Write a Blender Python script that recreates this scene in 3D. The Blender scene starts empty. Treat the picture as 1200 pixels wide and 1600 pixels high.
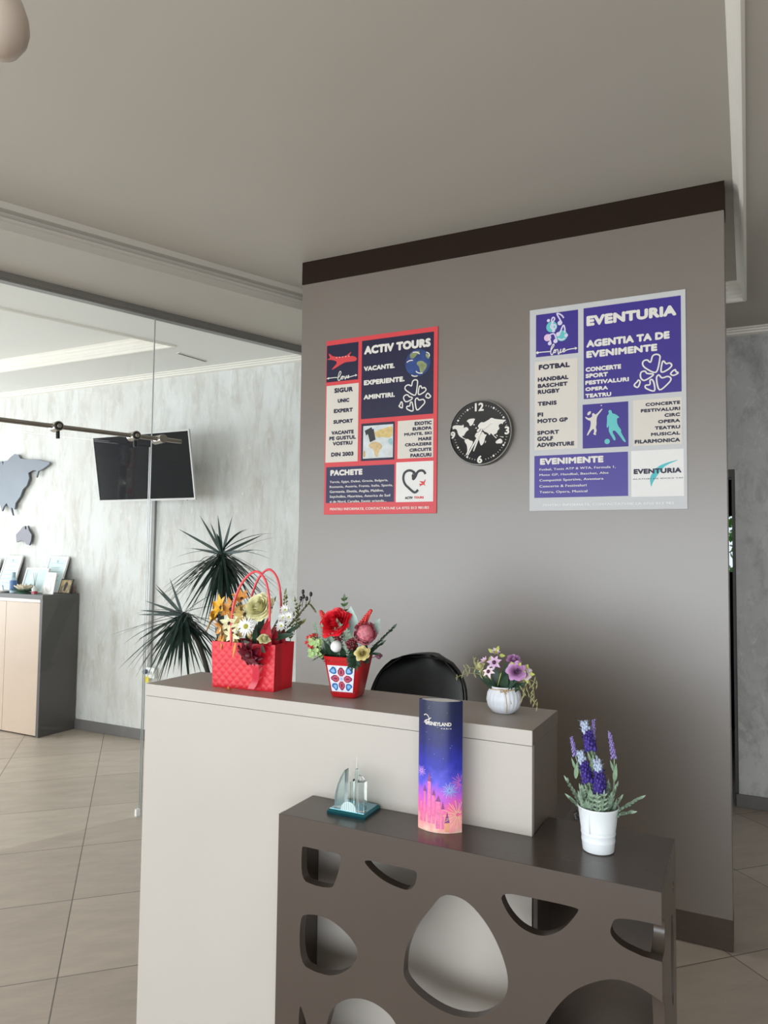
import bpy, math, random
from mathutils import Vector, Matrix
from mathutils.geometry import tessellate_polygon

# ------------------------------------------------------------------ camera, light, exposure
scn = bpy.context.scene
COL = scn.collection
PI = math.pi
scn.view_settings.view_transform = 'Standard'
scn.view_settings.look = 'None'
scn.view_settings.gamma = 1.0
scn.view_settings.use_curve_mapping = False
scn.view_settings.exposure = -0.27

cam_data = bpy.data.cameras.new('camera')
cam_data.sensor_fit = 'HORIZONTAL'
cam_data.sensor_width = 36.0
cam_data.lens = 1140.1 / 1200.0 * 36.0
cam_data.clip_start = 0.05
cam = bpy.data.objects.new('camera', cam_data)
COL.objects.link(cam)
YAW, PITCH, ROLL, EYE = 0.463163, 0.0535372, 0.0123021, 1.513
fw = Vector((-math.sin(YAW) * math.cos(PITCH), math.cos(YAW) * math.cos(PITCH), math.sin(PITCH)))
rt = Vector((math.cos(YAW), math.sin(YAW), 0))
up = rt.cross(fw)
rt2 = math.cos(ROLL) * rt + math.sin(ROLL) * up
up2 = -math.sin(ROLL) * rt + math.cos(ROLL) * up
cam.matrix_world = Matrix(((rt2.x, up2.x, -fw.x, 0), (rt2.y, up2.y, -fw.y, 0), (rt2.z, up2.z, -fw.z, EYE), (0, 0, 0, 1)))
scn.camera = cam

world = bpy.data.worlds.new('overcast_sky')
scn.world = world
world.use_nodes = True
wn = world.node_tree.nodes
wl = world.node_tree.links
bg = wn['Background']
bg.inputs['Color'].default_value = (0.80, 0.90, 1.0, 1)
bg.inputs['Strength'].default_value = 1.3


def window_light(name, loc, target, sx, sy, power, color):
    d = bpy.data.lights.new(name, 'AREA')
    d.shape = 'RECTANGLE'
    d.size, d.size_y = sx, sy
    d.energy = power
    d.color = color
    o = bpy.data.objects.new(name, d)
    COL.objects.link(o)
    o.location = loc
    o.rotation_euler = (Vector(target) - Vector(loc)).to_track_quat('-Z', 'Z').to_euler()
    return o


# daylight that enters through the shop-front behind the photographer and the side window of the office
window_light('shopfront_daylight', (-0.9, -3.42, 1.12), (-0.9, 0, 1.12), 8.2, 2.0, 325, (0.91, 0.965, 1.0))
window_light('office_window_daylight', (-8.42, 2.05, 1.6), (0, 2.05, 1.6), 2.3, 1.9, 190, (0.91, 0.965, 1.0))
window_light('office_front_daylight', (-6.4, -3.42, 1.15), (-6.4, 0, 1.15), 2.0, 1.9, 150, (0.91, 0.965, 1.0))

# ------------------------------------------------------------------ helpers
ORIGIN = {}
rnd = random.Random(7)


def lin(c):
    r = []
    for x in c[:3]:
        x = x / 255.0
        r.append(x / 12.92 if x <= 0.04045 else ((x + 0.055) / 1.055) ** 2.4)
    return tuple(r) + (1.0,)


MATS = {}


def mat(name, rgb, rough=0.5, metal=0.0, var=0.06, scale=8.0, bump=0.0, bscale=60.0, spec=0.5, coat=0.0, coat_rough=0.15, stretch=None, trans=0.0, sss=0.0):
    if name in MATS:
        return MATS[name]
    m = bpy.data.materials.new(name)
    m.use_nodes = True
    nt = m.node_tree
    n, l = nt.nodes, nt.links
    b = n['Principled BSDF']
    b.inputs['Roughness'].default_value = rough
    b.inputs['Metallic'].default_value = metal
    b.inputs['Specular IOR Level'].default_value = spec
    b.inputs['Coat Weight'].default_value = coat
    b.inputs['Coat Roughness'].default_value = coat_rough
    b.inputs['Transmission Weight'].default_value = trans
    c = lin(rgb)
    tc = n.new('ShaderNodeTexCoord')
    mp = n.new('ShaderNodeMapping')
    if stretch:
        mp.inputs['Scale'].default_value = stretch
    l.new(tc.outputs['Object'], mp.inputs['Vector'])
    no = n.new('ShaderNodeTexNoise')
    no.inputs['Scale'].default_value = scale
    no.inputs['Detail'].default_value = 4
    l.new(mp.outputs['Vector'], no.inputs['Vector'])
    rp = n.new('ShaderNodeValToRGB')
    e = rp.color_ramp.elements
    e[0].position, e[1].position = 0.3, 0.7
    e[0].color = tuple(x * (1 - var) for x in c[:3]) + (1,)
    e[1].color = tuple(min(1, x * (1 + var)) for x in c[:3]) + (1,)
    l.new(no.outputs['Fac'], rp.inputs['Fac'])
    l.new(rp.outputs['Color'], b.inputs['Base Color'])
    if bump > 0:
        n2 = n.new('ShaderNodeTexNoise')
        n2.inputs['Scale'].default_value = bscale
        n2.inputs['Detail'].default_value = 3
        l.new(mp.outputs['Vector'], n2.inputs['Vector'])
        bp = n.new('ShaderNodeBump')
        bp.inputs['Strength'].default_value = bump
        bp.inputs['Distance'].default_value = 0.004
        l.new(n2.outputs['Fac'], bp.inputs['Height'])
        l.new(bp.outputs['Normal'], b.inputs['Normal'])
    MATS[name] = m
    return m


class MB:
    def __init__(s):
        s.v, s.f = [], []

    def add(s, vs, fs):
        o = len(s.v)
        s.v += [tuple(v) for v in vs]
        s.f += [tuple(i + o for i in f) for f in fs]
        return s

    def box(s, x0, y0, z0, x1, y1, z1):
        vs = [(x0, y0, z0), (x1, y0, z0), (x1, y1, z0), (x0, y1, z0), (x0, y0, z1), (x1, y0, z1), (x1, y1, z1), (x0, y1, z1)]
        return s.add(vs, [(0, 3, 2, 1), (4, 5, 6, 7), (0, 1, 5, 4), (1, 2, 6, 5), (2, 3, 7, 6), (3, 0, 4, 7)])

    def frustum(s, b, t):
        """b and t: four corners each, same order"""
        return s.add(list(b) + list(t), [(3, 2, 1, 0), (4, 5, 6, 7)] + [(i, (i + 1) % 4, 4 + (i + 1) % 4, 4 + i) for i in range(4)])

    def tube(s, pts, r, seg=8, closed=False):
        pts = [Vector(p) for p in pts]
        n = len(pts)
        rs = r if isinstance(r, (list, tuple)) else [r] * n
        vs, fs = [], []
        ref = None
        for i, p in enumerate(pts):
            if closed:
                t = pts[(i + 1) % n] - pts[i - 1]
            else:
                t = pts[min(i + 1, n - 1)] - pts[max(i - 1, 0)]
            t = t.normalized() if t.length > 1e-9 else Vector((0, 0, 1))
            if ref is None:
                ref = Vector((0, 0, 1)) if abs(t.z) < 0.9 else Vector((1, 0, 0))
            a = t.cross(ref)
            a = a.normalized() if a.length > 1e-6 else t.orthogonal().normalized()
            b = a.cross(t).normalized()
            ref = b
            for k in range(seg):
                w = 2 * PI * k / seg
                vs.append(p + (a * math.cos(w) + b * math.sin(w)) * rs[i])
        m = n if closed else n - 1
        for i in range(m):
            j = (i + 1) % n
            for k in range(seg):
                k2 = (k + 1) % seg
                fs.append((i * seg + k, i * seg + k2, j * seg + k2, j * seg + k))
        if not closed:
            fs.append(tuple(range(seg - 1, -1, -1)))
            fs.append(tuple((n - 1) * seg + k for k in range(seg)))
        return s.add(vs, fs)

    def lathe(s, prof, seg=24, c=(0, 0, 0), fn=None):
        vs, fs = [], []
        for r, z in prof:
            for k in range(seg):
                w = 2 * PI * k / seg
                rr = r * (fn(w, z) if fn else 1)
                vs.append((c[0] + rr * math.cos(w), c[1] + rr * math.sin(w), c[2] + z))
        for i in range(len(prof) - 1):
            for k in range(seg):
                k2 = (k + 1) % seg
                fs.append((i * seg + k, i * seg + k2, (i + 1) * seg + k2, (i + 1) * seg + k))
        fs.append(tuple(range(seg - 1, -1, -1)))
        fs.append(tuple((len(prof) - 1) * seg + k for k in range(seg)))
        return s.add(vs, fs)

    def ball(s, c, r, sc=(1, 1, 1), nu=8, nv=6):
        vs, fs = [(c[0], c[1], c[2] - r * sc[2])], []
        for j in range(1, nv):
            a = -PI / 2 + PI * j / nv
            for i in range(nu):
                w = 2 * PI * i / nu
                vs.append((c[0] + r * sc[0] * math.cos(a) * math.cos(w), c[1] + r * sc[1] * math.cos(a) * math.sin(w), c[2] + r * sc[2] * math.sin(a)))
        vs.append((c[0], c[1], c[2] + r * sc[2]))
        for i in range(nu):
            fs.append((0, 1 + (i + 1) % nu, 1 + i))
        for j in range(nv - 2):
            for i in range(nu):
                a, b = 1 + j * nu + i, 1 + j * nu + (i + 1) % nu
                fs.append((a, b, b + nu, a + nu))
        t = len(vs) - 1
        for i in range(nu):
            fs.append((1 + (nv - 2) * nu + i, 1 + (nv - 2) * nu + (i + 1) % nu, t))
        return s.add(vs, fs)

    def grid(s, fn, nu, nv):
        vs = [fn(i / nu, j / nv) for j in range(nv + 1) for i in range(nu + 1)]
        fs = [(j * (nu + 1) + i, j * (nu + 1) + i + 1, (j + 1) * (nu + 1) + i + 1, (j + 1) * (nu + 1) + i) for j in range(nv) for i in range(nu)]
        return s.add(vs, fs)

    def flat(s, loops, fn):
        """filled outline (outer loop, then holes); fn maps (u, v) to a point"""
        lp = [[Vector((p[0], p[1], 0)) for p in q] for q in loops]
        tri = tessellate_polygon(lp)
        pts = [p for q in lp for p in q]
        fs = []
        for t in tri:
            a, b, c = (pts[i] for i in t)
            fs.append(tuple(t) if (b - a).cross(c - a).z > 0 else tuple(reversed(t)))
        return s.add([fn(p.x, p.y) for p in pts], fs)

    def plate(s, loops, f0, f1):
        """outline with holes given thickness: f0 maps to the front, f1 to the back"""
        lp = [[Vector((p[0], p[1], 0)) for p in q] for q in loops]
        tri = tessellate_polygon(lp)
        pts = [p for q in lp for p in q]
        N = len(pts)
        fs = []
        for t in tri:
            a, b, c = (pts[i] for i in t)
            k = tuple(t) if (b - a).cross(c - a).z > 0 else tuple(reversed(t))
            fs.append(k)
            fs.append(tuple(N + i for i in reversed(k)))
        o = 0
        for li, q in enumerate(lp):
            n = len(q)
            ar = sum(q[i].x * q[(i + 1) % n].y - q[(i + 1) % n].x * q[i].y for i in range(n))
            fl = (ar > 0) == (li == 0)
            for i in range(n):
                a, b = o + i, o + (i + 1) % n
                fs.append((b, a, N + a, N + b) if fl else (a, b, N + b, N + a))
            o += n
        return s.add([f0(p.x, p.y) for p in pts] + [f1(p.x, p.y) for p in pts], fs)

    def ribbon(s, pts, w, fn, closed=False):
        n = len(pts)
        vs = []
        for i in range(n):
            a = Vector(pts[i - 1] if (closed or i > 0) else pts[i])
            b = Vector(pts[(i + 1) % n] if (closed or i < n - 1) else pts[i])
            t = (b - a)
            t = t.normalized() if t.length > 1e-9 else Vector((1, 0))
            nn = Vector((-t.y, t.x)) * w / 2
            p = Vector(pts[i])
            vs += [fn(*(p + nn)), fn(*(p - nn))]
        vs = [(v[0], v[1] - 6e-6 * (i // 2), v[2]) for i, v in enumerate(vs)]
        fs = []
        for i in range(n if closed else n - 1):
            j = (i + 1) % n
            fs.append((2 * i + 1, 2 * j + 1, 2 * j, 2 * i))
        return s.add(vs, fs)

    def disc(s, c, r, fn, seg=20):
        vs = [fn(c[0] + r * math.cos(2 * PI * k / seg), c[1] + r * math.sin(2 * PI * k / seg)) for k in range(seg)]
        return s.add(vs, [tuple(range(seg))])

    def petal(s, o, d, u, L, W, curl=0.3, cup=0.2, n=5, tip=0.7):
        """petal from o along d, u is its upper side"""
        o, d, u = Vector(o), Vector(d).normalized(), Vector(u)
        u = (u - d * u.dot(d)).normalized()
        sd = d.cross(u)

        def fn(a, t):
            w = W * math.sin(PI * min(1, (0.12 + 0.88 * t) ** tip)) ** 0.8 if t < 1 else 0.02 * W
            x = (a - 0.5)
            return o + d * (L * t) + sd * (w * x) + u * (curl * L * t * t + cup * W * 4 * x * x)
        return s.grid(fn, 2, n)

    def cup(s, c, nn, a, b, w0, span, r0, H, R, flare=.25, n=6, m=4):
        """one petal of a rose: a patch of a bowl round the axis nn"""
        c = Vector(c)

        def fn(x, t):
            q = (x - .5) * 2
            w = w0 + q * span / 2
            tt = t * (1 - .20 * q ** 4 + .05 * math.sin(4.3 * q + 7 * w0))
            r = r0 * (.35 + .65 * tt ** .5) * (1 + .07 * t * math.sin(3.1 * q + 5 * w0)) + flare * R * tt ** 4
            return c + (a * math.cos(w) + b * math.sin(w)) * r + nn * (R * (-.45 + H * tt) - .18 * R * flare * 3 * tt ** 5)
        return s.grid(fn, n, m)

    def leaf(s, a, b, w, nrm=(0, 0, 1), sag=0.0, n=5, fold=0.15):
        a, b, nrm = Vector(a), Vector(b), Vector(nrm)
        d = b - a
        L = d.length
        d.normalize()
        nrm = nrm - d * nrm.dot(d)
        nrm = nrm.normalized() if nrm.length > 1e-4 else d.orthogonal().normalized()
        sd = d.cross(nrm)

        def fn(x, t):
            ww = w * max(0.03, math.sin(PI * (0.05 + 0.95 * t) ** 0.75))
            return a + d * (L * t) + sd * (ww * (x - 0.5)) + nrm * (abs(x - 0.5) * 2 * fold * ww) + Vector((0, 0, -sag * L * 4 * t * (1 - t) if sag < 0 else -sag * L * t * t))
        return s.grid(fn, 2, n)

    def build(s, name, m, parent=None, smooth=0, world=False, bevel=0, loc=None):
        me = bpy.data.meshes.new(name)
        off = Vector((0, 0, 0))
        if world and parent is not None:
            off = ORIGIN.get(parent.name, Vector((0, 0, 0)))
        if loc is not None:
            off = Vector(loc)
        me.from_pydata([(v[0] - off.x, v[1] - off.y, v[2] - off.z) for v in s.v], [], s.f)
        for mm in (m if isinstance(m, (list, tuple)) else [m]):
            me.materials.append(mm)
        if smooth:
            me.polygons.foreach_set('use_smooth', [True] * len(me.polygons))
            if smooth > 1:
                me.set_sharp_from_angle(angle=math.radians(smooth))
        me.update()
        o = bpy.data.objects.new(name, me)
        COL.objects.link(o)
        if parent is not None:
            o.parent = parent
            ORIGIN[o.name] = ORIGIN.get(parent.name, Vector((0, 0, 0)))
        if loc is not None:
            o.location = loc
            ORIGIN[o.name] = Vector(loc)
        if bevel:
            bv = o.modifiers.new('bevel', 'BEVEL')
            bv.width = bevel
            bv.segments = 2
            bv.limit_method = 'ANGLE'
            bv.angle_limit = math.radians(40)
            bv.harden_normals = False
        return o


def tag(o, label, cat, group=None):
    o['label'] = label
    o['category'] = cat
    if group:
        o['group'] = group
    return o


def structure(o):
    o['kind'] = 'structure'
    return o


def thing(name, label, cat, loc=(0, 0, 0), rotz=0.0, group=None):
    o = bpy.data.objects.new(name, None)
    o.empty_display_size = 0.05
    COL.objects.link(o)
    o.location = loc
    o.rotation_euler = (0, 0, rotz)
    ORIGIN[o.name] = Vector(loc)
    return tag(o, label, cat, group)


def chaikin(p, n=2, closed=True):
    for _ in range(n):
        q = []
        N = len(p)
        for i in range(N if closed else N - 1):
            a, b = p[i], p[(i + 1) % N]
            q += [(a[0] * .75 + b[0] * .25, a[1] * .75 + b[1] * .25), (a[0] * .25 + b[0] * .75, a[1] * .25 + b[1] * .75)]
        if not closed:
            q = [p[0]] + q + [p[-1]]
        p = q
    return p


def spline(p, n=4, closed=False):
    """Catmull-Rom through the points"""
    out = []
    N = len(p)
    D = len(p[0])
    for i in range(N if closed else N - 1):
        if closed:
            a, b, c, d = p[i - 1], p[i], p[(i + 1) % N], p[(i + 2) % N]
        else:
            a, b, c, d = p[max(i - 1, 0)], p[i], p[i + 1], p[min(i + 2, N - 1)]
        for k in range(n):
            t = k / n
            out.append(tuple(0.5 * (2 * b[j] + (c[j] - a[j]) * t + (2 * a[j] - 5 * b[j] + 4 * c[j] - d[j]) * t * t + (3 * b[j] - a[j] - 3 * c[j] + d[j]) * t ** 3) for j in range(D)))
    if not closed:
        out.append(tuple(p[-1]))
    return out


def glyphs(text, bold=0.022, spacing=1.0):
    """flat lettering: vertices scaled to cap height 1 with the left edge and the baseline at 0"""
    c = bpy.data.curves.new('lettering', 'FONT')
    c.body = text
    c.size = 1
    c.resolution_u = 3
    c.offset = bold
    c.space_character = spacing
    o = bpy.data.objects.new('lettering', c)
    COL.objects.link(o)
    bpy.context.view_layer.update()
    dg = bpy.context.evaluated_depsgraph_get()
    me = bpy.data.meshes.new_from_object(o.evaluated_get(dg))
    vs = [tuple(v.co) for v in me.vertices]
    fs = [tuple(p.vertices) for p in me.polygons]
    bpy.data.objects.remove(o)
    bpy.data.curves.remove(c)
    bpy.data.meshes.remove(me)
    x0 = min(v[0] for v in vs)
    cap = 0.729 + 2 * bold
    return [((v[0] - x0) / cap, (v[1] + bold) / cap) for v in vs], fs


def letter(mb, text, u0, v0, u1, v1, fn, bold=0.022, spacing=1.0):
    vs, fs = glyphs(text, bold, spacing)
    w = max(v[0] for v in vs)
    sx, sy = (u1 - u0) / w, (v1 - v0)
    mb.add([fn(u0 + x * sx, v0 + y * sy) for x, y in vs], fs)


# ------------------------------------------------------------------ materials of the room
def floor_material():
    m = bpy.data.materials.new('floor_tile')
    m.use_nodes = True
    n, l = m.node_tree.nodes, m.node_tree.links
    b = n['Principled BSDF']
    geo = n.new('ShaderNodeNewGeometry')
    mp = n.new('ShaderNodeMapping')
    mp.vector_type = 'TEXTURE'
    mp.inputs['Location'].default_value = (-2.619, 2.293, 0)
    mp.inputs['Rotation'].default_value = (0, 0, PI / 4)
    mp.inputs['Scale'].default_value = (0.6, 0.6, 0.6)
    l.new(geo.outputs['Position'], mp.inputs['Vector'])
    br = n.new('ShaderNodeTexBrick')
    br.offset = 0.0
    br.inputs['Scale'].default_value = 1.0
    br.inputs['Brick Width'].default_value = 1.0
    br.inputs['Row Height'].default_value = 1.0
    br.inputs['Mortar Size'].default_value = 0.0045
    br.inputs['Mortar Smooth'].default_value = 0.2
    br.inputs['Color1'].default_value = lin((194, 181, 167))
    br.inputs['Color2'].default_value = lin((182, 169, 156))
    br.inputs['Mortar'].default_value = lin((112, 103, 93))
    l.new(mp.outputs['Vector'], br.inputs['Vector'])
    no = n.new('ShaderNodeTexNoise')
    no.inputs['Scale'].default_value = 2.2
    no.inputs['Detail'].default_value = 8
    no.inputs['Roughness'].default_value = 0.65
    mp2 = n.new('ShaderNodeMapping')
    mp2.inputs['Scale'].default_value = (1.0, 3.2, 1)
    l.new(mp.outputs['Vector'], mp2.inputs['Vector'])
    l.new(mp2.outputs['Vector'], no.inputs['Vector'])
    rp = n.new('ShaderNodeValToRGB')
    rp.color_ramp.elements[0].position, rp.color_ramp.elements[1].position = 0.3, 0.72
    rp.color_ramp.elements[0].color = (0.86, 0.85, 0.84, 1)
    rp.color_ramp.elements[1].color = (1.10, 1.09, 1.08, 1)
    l.new(no.outputs['Fac'], rp.inputs['Fac'])
    mx = n.new('ShaderNodeMix')
    mx.data_type = 'RGBA'
    mx.blend_type = 'MULTIPLY'
    mx.inputs[0].default_value = 1.0
    l.new(br.outputs['Color'], mx.inputs[6])
    l.new(rp.outputs['Color'], mx.inputs[7])
    l.new(mx.outputs[2], b.inputs['Base Color'])
    b.inputs['Roughness'].default_value = 0.42
    bp = n.new('ShaderNodeBump')
    bp.inputs['Strength'].default_value = 0.35
    bp.inputs['Distance'].default_value = 0.002
    bp.invert = True
    l.new(br.outputs['Fac'], bp.inputs['Height'])
    l.new(bp.outputs['Normal'], b.inputs['Normal'])
    return m


def stucco_material(name, light, dark, mid, vx, vz, rough=0.6, bump=0.25, dark_amount=1.0):
    m = bpy.data.materials.new(name)
    m.use_nodes = True
    n, l = m.node_tree.nodes, m.node_tree.links
    b = n['Principled BSDF']
    geo = n.new('ShaderNodeNewGeometry')

    def noise(sc, scale, detail, rg, dist=0.0):
        mp = n.new('ShaderNodeMapping')
        mp.inputs['Scale'].default_value = sc
        l.new(geo.outputs['Position'], mp.inputs['Vector'])
        no = n.new('ShaderNodeTexNoise')
        no.inputs['Scale'].default_value = scale
        no.inputs['Detail'].default_value = detail
        no.inputs['Roughness'].default_value = rg
        no.inputs['Distortion'].default_value = dist
        l.new(mp.outputs['Vector'], no.inputs['Vector'])
        return no.outputs['Fac']

    def ramp(fac, a, b_, ca, cb):
        r = n.new('ShaderNodeValToRGB')
        r.color_ramp.elements[0].position, r.color_ramp.elements[1].position = a, b_
        r.color_ramp.elements[0].color, r.color_ramp.elements[1].color = ca, cb
        l.new(fac, r.inputs['Fac'])
        return r.outputs['Color']
    streak = noise((vx, vx, vz), 1.7, 9, 0.72, 0.5)
    patch = noise((1, 1, 0.6), 1.6, 5, 0.6, 0.4)
    fine = noise((vx * 3, vx * 3, vz * 3.0), 2.6, 9, 0.75, 0.8)
    base = ramp(patch, 0.36, 0.64, lin(mid), lin(light))
    m1 = n.new('ShaderNodeMix')
    m1.data_type = 'RGBA'
    l.new(ramp(streak, 0.47, 0.66, (0, 0, 0, 1), (dark_amount,) * 3 + (1,)), m1.inputs[0])
    l.new(base, m1.inputs[6])
    m1.inputs[7].default_value = lin(dark)
    m2 = n.new('ShaderNodeMix')
    m2.data_type = 'RGBA'
    l.new(ramp(fine, 0.54, 0.68, (0, 0, 0, 1), (.75, .75, .75, 1)), m2.inputs[0])
    l.new(m1.outputs[2], m2.inputs[6])
    m2.inputs[7].default_value = tuple(min(1, x * 1.1) for x in lin(light)[:3]) + (1,)
    l.new(m2.outputs[2], b.inputs['Base Color'])
    b.inputs['Roughness'].default_value = rough
    bp = n.new('ShaderNodeBump')
    bp.inputs['Strength'].default_value = bump
    bp.inputs['Distance'].default_value = 0.006
    l.new(fine, bp.inputs['Height'])
    l.new(bp.outputs['Normal'], b.inputs['Normal'])
    return m


def clear_glass(name, tint):
    m = bpy.data.materials.new(name)
    m.use_nodes = True
    n, l = m.node_tree.nodes, m.node_tree.links
    for x in list(n):
        if x.type == 'BSDF_PRINCIPLED':
            n.remove(x)
    out = [x for x in n if x.type == 'OUTPUT_MATERIAL'][0]
    tr = n.new('ShaderNodeBsdfTransparent')
    tr.inputs['Color'].default_value = tint
    gl = n.new('ShaderNodeBsdfGlossy')
    gl.inputs['Roughness'].default_value = 0.0
    lw = n.new('ShaderNodeLayerWeight')
    lw.inputs['Blend'].default_value = 0.5
    pw = n.new('ShaderNodeMath')
    pw.operation = 'POWER'
    pw.inputs[1].default_value = 4.0
    ma = n.new('ShaderNodeMath')
    ma.operation = 'MULTIPLY_ADD'
    ma.inputs[1].default_value = 0.9
    ma.inputs[2].default_value = 0.035
    l.new(lw.outputs['Facing'], pw.inputs[0])
    l.new(pw.outputs[0], ma.inputs[0])
    mx = n.new('ShaderNodeMixShader')
    l.new(ma.outputs[0], mx.inputs['Fac'])
    l.new(tr.outputs[0], mx.inputs[1])
    l.new(gl.outputs[0], mx.inputs[2])
    l.new(mx.outputs[0], out.inputs['Surface'])
    return m


M_floor = floor_material()
M_stucco = stucco_material('pale_stucco', (220, 222, 220), (184, 179, 169), (207, 206, 201), 6.0, 1.6, dark_amount=.68)
M_grey_stucco = stucco_material('grey_stucco', (206, 207, 206), (150, 149, 147), (184, 184, 182), 2.2, 1.4, rough=0.45, bump=0.35)
M_plain_wall = mat('plain_wall_paint', (168, 162, 153), 0.7)
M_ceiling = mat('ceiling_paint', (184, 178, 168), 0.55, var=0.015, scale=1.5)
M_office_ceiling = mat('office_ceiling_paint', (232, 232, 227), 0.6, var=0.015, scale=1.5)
M_trim = mat('white_moulding_paint', (232, 228, 219), 0.45, var=0.02)
M_panel = mat('taupe_laminate', (108, 97, 87), 0.36, var=0.02, scale=3, spec=1.0, coat=0.8, coat_rough=0.36)
M_band = mat('dark_brown_laminate', (38, 26, 18), 0.6, spec=0.12, var=0.08, scale=20, stretch=(1, 1, 6))
M_base_panel = mat('brown_plinth_laminate', (70, 56, 46), 0.45, var=0.08, scale=20, stretch=(1, 1, 6))
M_skirt = mat('grey_skirting', (108, 105, 103), 0.5)
M_alu = mat('brushed_aluminium', (150, 149, 146), 0.4, 0.85, stretch=(1, 1, 20))
M_steel = mat('polished_steel', (178, 174, 166), 0.32, 1.0)
M_black = mat('matt_black_plastic', (22, 22, 22), 0.5)
M_white = mat('white_plastic', (232, 232, 228), 0.4)
M_glass = clear_glass('clear_glass', (0.978, 0.986, 0.984, 1))
M_dark_frame = mat('dark_grey_door_frame', (74, 72, 70), 0.5)

# ------------------------------------------------------------------ the setting
o = structure(MB().box(-8.7, -3.7, -0.1, 4.7, 9.2, 0).build('floor', M_floor))

# ceiling: the raised tray and, ten centimetres lower, the border round it
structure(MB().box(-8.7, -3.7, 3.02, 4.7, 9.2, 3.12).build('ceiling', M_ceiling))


def prism(poly, z0, z1):
    return MB().plate([poly], lambda x, y: (x, y, z1), lambda x, y: (x, y, z0))


GD = Vector((0.34381, 0.93904, 0))      # direction along the glass wall
GN = Vector((0.93904, -0.34381, 0))     # from the glass wall towards the photographer
G0 = Vector((-3.421, 2.402, 0))


def gp(s, off=0.0, z=0.0):
    p = G0 + GD * s + GN * off
    return (p.x, p.y, z)


def at_y(p, d, y):
    t = (y - p[1]) / d[1]
    return (p[0] + d[0] * t, y)


MD = (0.624, 1.482)                     # direction of the left moulding
MP = (-2.938, 2.054)
e0, e1 = at_y(MP, MD, -3.6), at_y(MP, MD, 4.41)
g0, g1 = at_y(G0, GD, -3.6), at_y(G0, GD, 4.41)
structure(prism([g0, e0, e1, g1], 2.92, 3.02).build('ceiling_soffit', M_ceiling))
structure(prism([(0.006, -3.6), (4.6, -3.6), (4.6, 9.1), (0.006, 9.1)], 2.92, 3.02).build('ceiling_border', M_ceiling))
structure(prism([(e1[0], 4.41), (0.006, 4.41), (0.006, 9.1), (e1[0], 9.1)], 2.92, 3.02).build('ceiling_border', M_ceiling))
# the office behind the glass has a tray of its own
tr = at_y((-3.538, 3.82), GD, 3.82)
tr0 = at_y((-3.538, 3.82), GD, 0.2)
structure(prism([tr, tr0, at_y((-3.538, 3.82), GD, -3.6), g0, g1, (tr[0] + 0.21, 4.41)], 2.92, 3.02).build('ceiling_office_border', M_office_ceiling))
structure(prism([(-8.6, 3.82), tr, (tr[0] + 0.21, 4.41), (-8.6, 4.41)], 2.92, 3.02).build('ceiling_office_border', M_office_ceiling))
structure(prism([(-8.6, -3.6), at_y((-3.538, 3.82), GD, -3.6), tr0, (-8.6, 0.2)], 2.92, 3.02).build('ceiling_office_border', M_office_ceiling))
structure(prism([(-8.6, 0.2), tr0, tr, (-8.6, 3.82)], 3.005, 3.019).build('ceiling_office', M_office_ceiling))

# stepped mouldings: profile (distance into the tray, height)
PROF = [(-0.004, 2.922), (-0.004, 2.914), (0.006, 2.908), (0.014, 2.912), (0.014, 2.930), (0.021, 2.934), (0.021, 2.950), (0.013, 2.954), (0.013, 2.972), (0.027, 2.982), (0.027, 2.994), (0.040, 3.004), (0.044, 3.0195), (-0.003, 3.0195)]


def sweep(name, a, b, inward, prof=PROF, m=M_trim):
    mb = MB()
    n = len(prof)
    vs = []
    for p in (a, b):
        for d, z in prof:
            vs.append((p[0] + inward[0] * d, p[1] + inward[1] * d, z))
    fs = [(i, (i + 1) % n, n + (i + 1) % n, n + i) for i in range(n)] + [tuple(range(n - 1, -1, -1)), tuple(range(n, 2 * n))]
    mb.add(vs, fs)
    return structure(mb.build(name, m))


sweep('trim_1', (0.006, -3.5), (0.006, 4.41), (-1, 0))
sweep('trim_2', (e1[0], 4.41), (0.006, 4.41), (0, -1))
PROF_L = [(-0.004, 2.922), (-0.004, 2.914), (0.008, 2.910), (0.010, 2.945), (0.022, 2.950), (0.024, 2.960), (-0.014, 2.963), (-0.014, 2.990), (0.036, 2.994), (0.048, 3.0195), (-0.003, 3.0195)]
ml = math.hypot(*MD)
sweep('trim_3', e0, e1, (MD[1] / ml, -MD[0] / ml), PROF_L, M_ceiling)  # darker ceiling paint instead of white stands in for shade on this moulding
sweep('trim_4', (-8.6, 3.82), (tr[0], 3.82), (0, -1))
sweep('trim_5', tr0, tr, (-GN.x, -GN.y))
CORN = [(0, 2.92), (0.050, 2.92), (0.050, 2.912), (0.036, 2.908), (0.034, 2.900), (0.022, 2.896), (0.020, 2.886), (0.010, 2.882), (0, 2.878)]
sweep('trim_6', (-8.5, 4.40), (-1.2, 4.40), (0, -1), CORN)
sweep('trim_7', (-1.2, 4.988), (4.5, 4.988), (0, -1), CORN)

# walls
structure(MB().box(-8.6, 4.40, 0, -1.2, 4.60, 3.05).build('wall_back', M_stucco))
structure(MB().box(-1.2, 4.60, 0, -1.0, 5.19, 3.05).build('wall_return', M_grey_stucco))
w = MB()
w.box(-0.069, 4.988, 0, 4.6, 5.19, 3.05)
w.box(-1.0, 4.988, 2.046, -0.069, 5.19, 3.05)
structure(w.build('wall_back_right', M_grey_stucco))
structure(MB().box(4.5, -3.6, 0, 4.7, 4.988, 3.05).build('wall_right', M_plain_wall))
w = MB()
w.box(-8.7, -3.7, 0, 4.7, -3.5, 0.08)
w.box(-8.7, -3.7, 2.55, 4.7, -3.5, 3.05)
w.box(3.35, -3.7, 0.08, 4.7, -3.5, 2.55)
w.box(-5.35, -3.7, 0.08, -5.15, -3.5, 2.55)
w.box(-8.7, -3.7, 0.08, -7.5, -3.5, 2.55)
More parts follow.
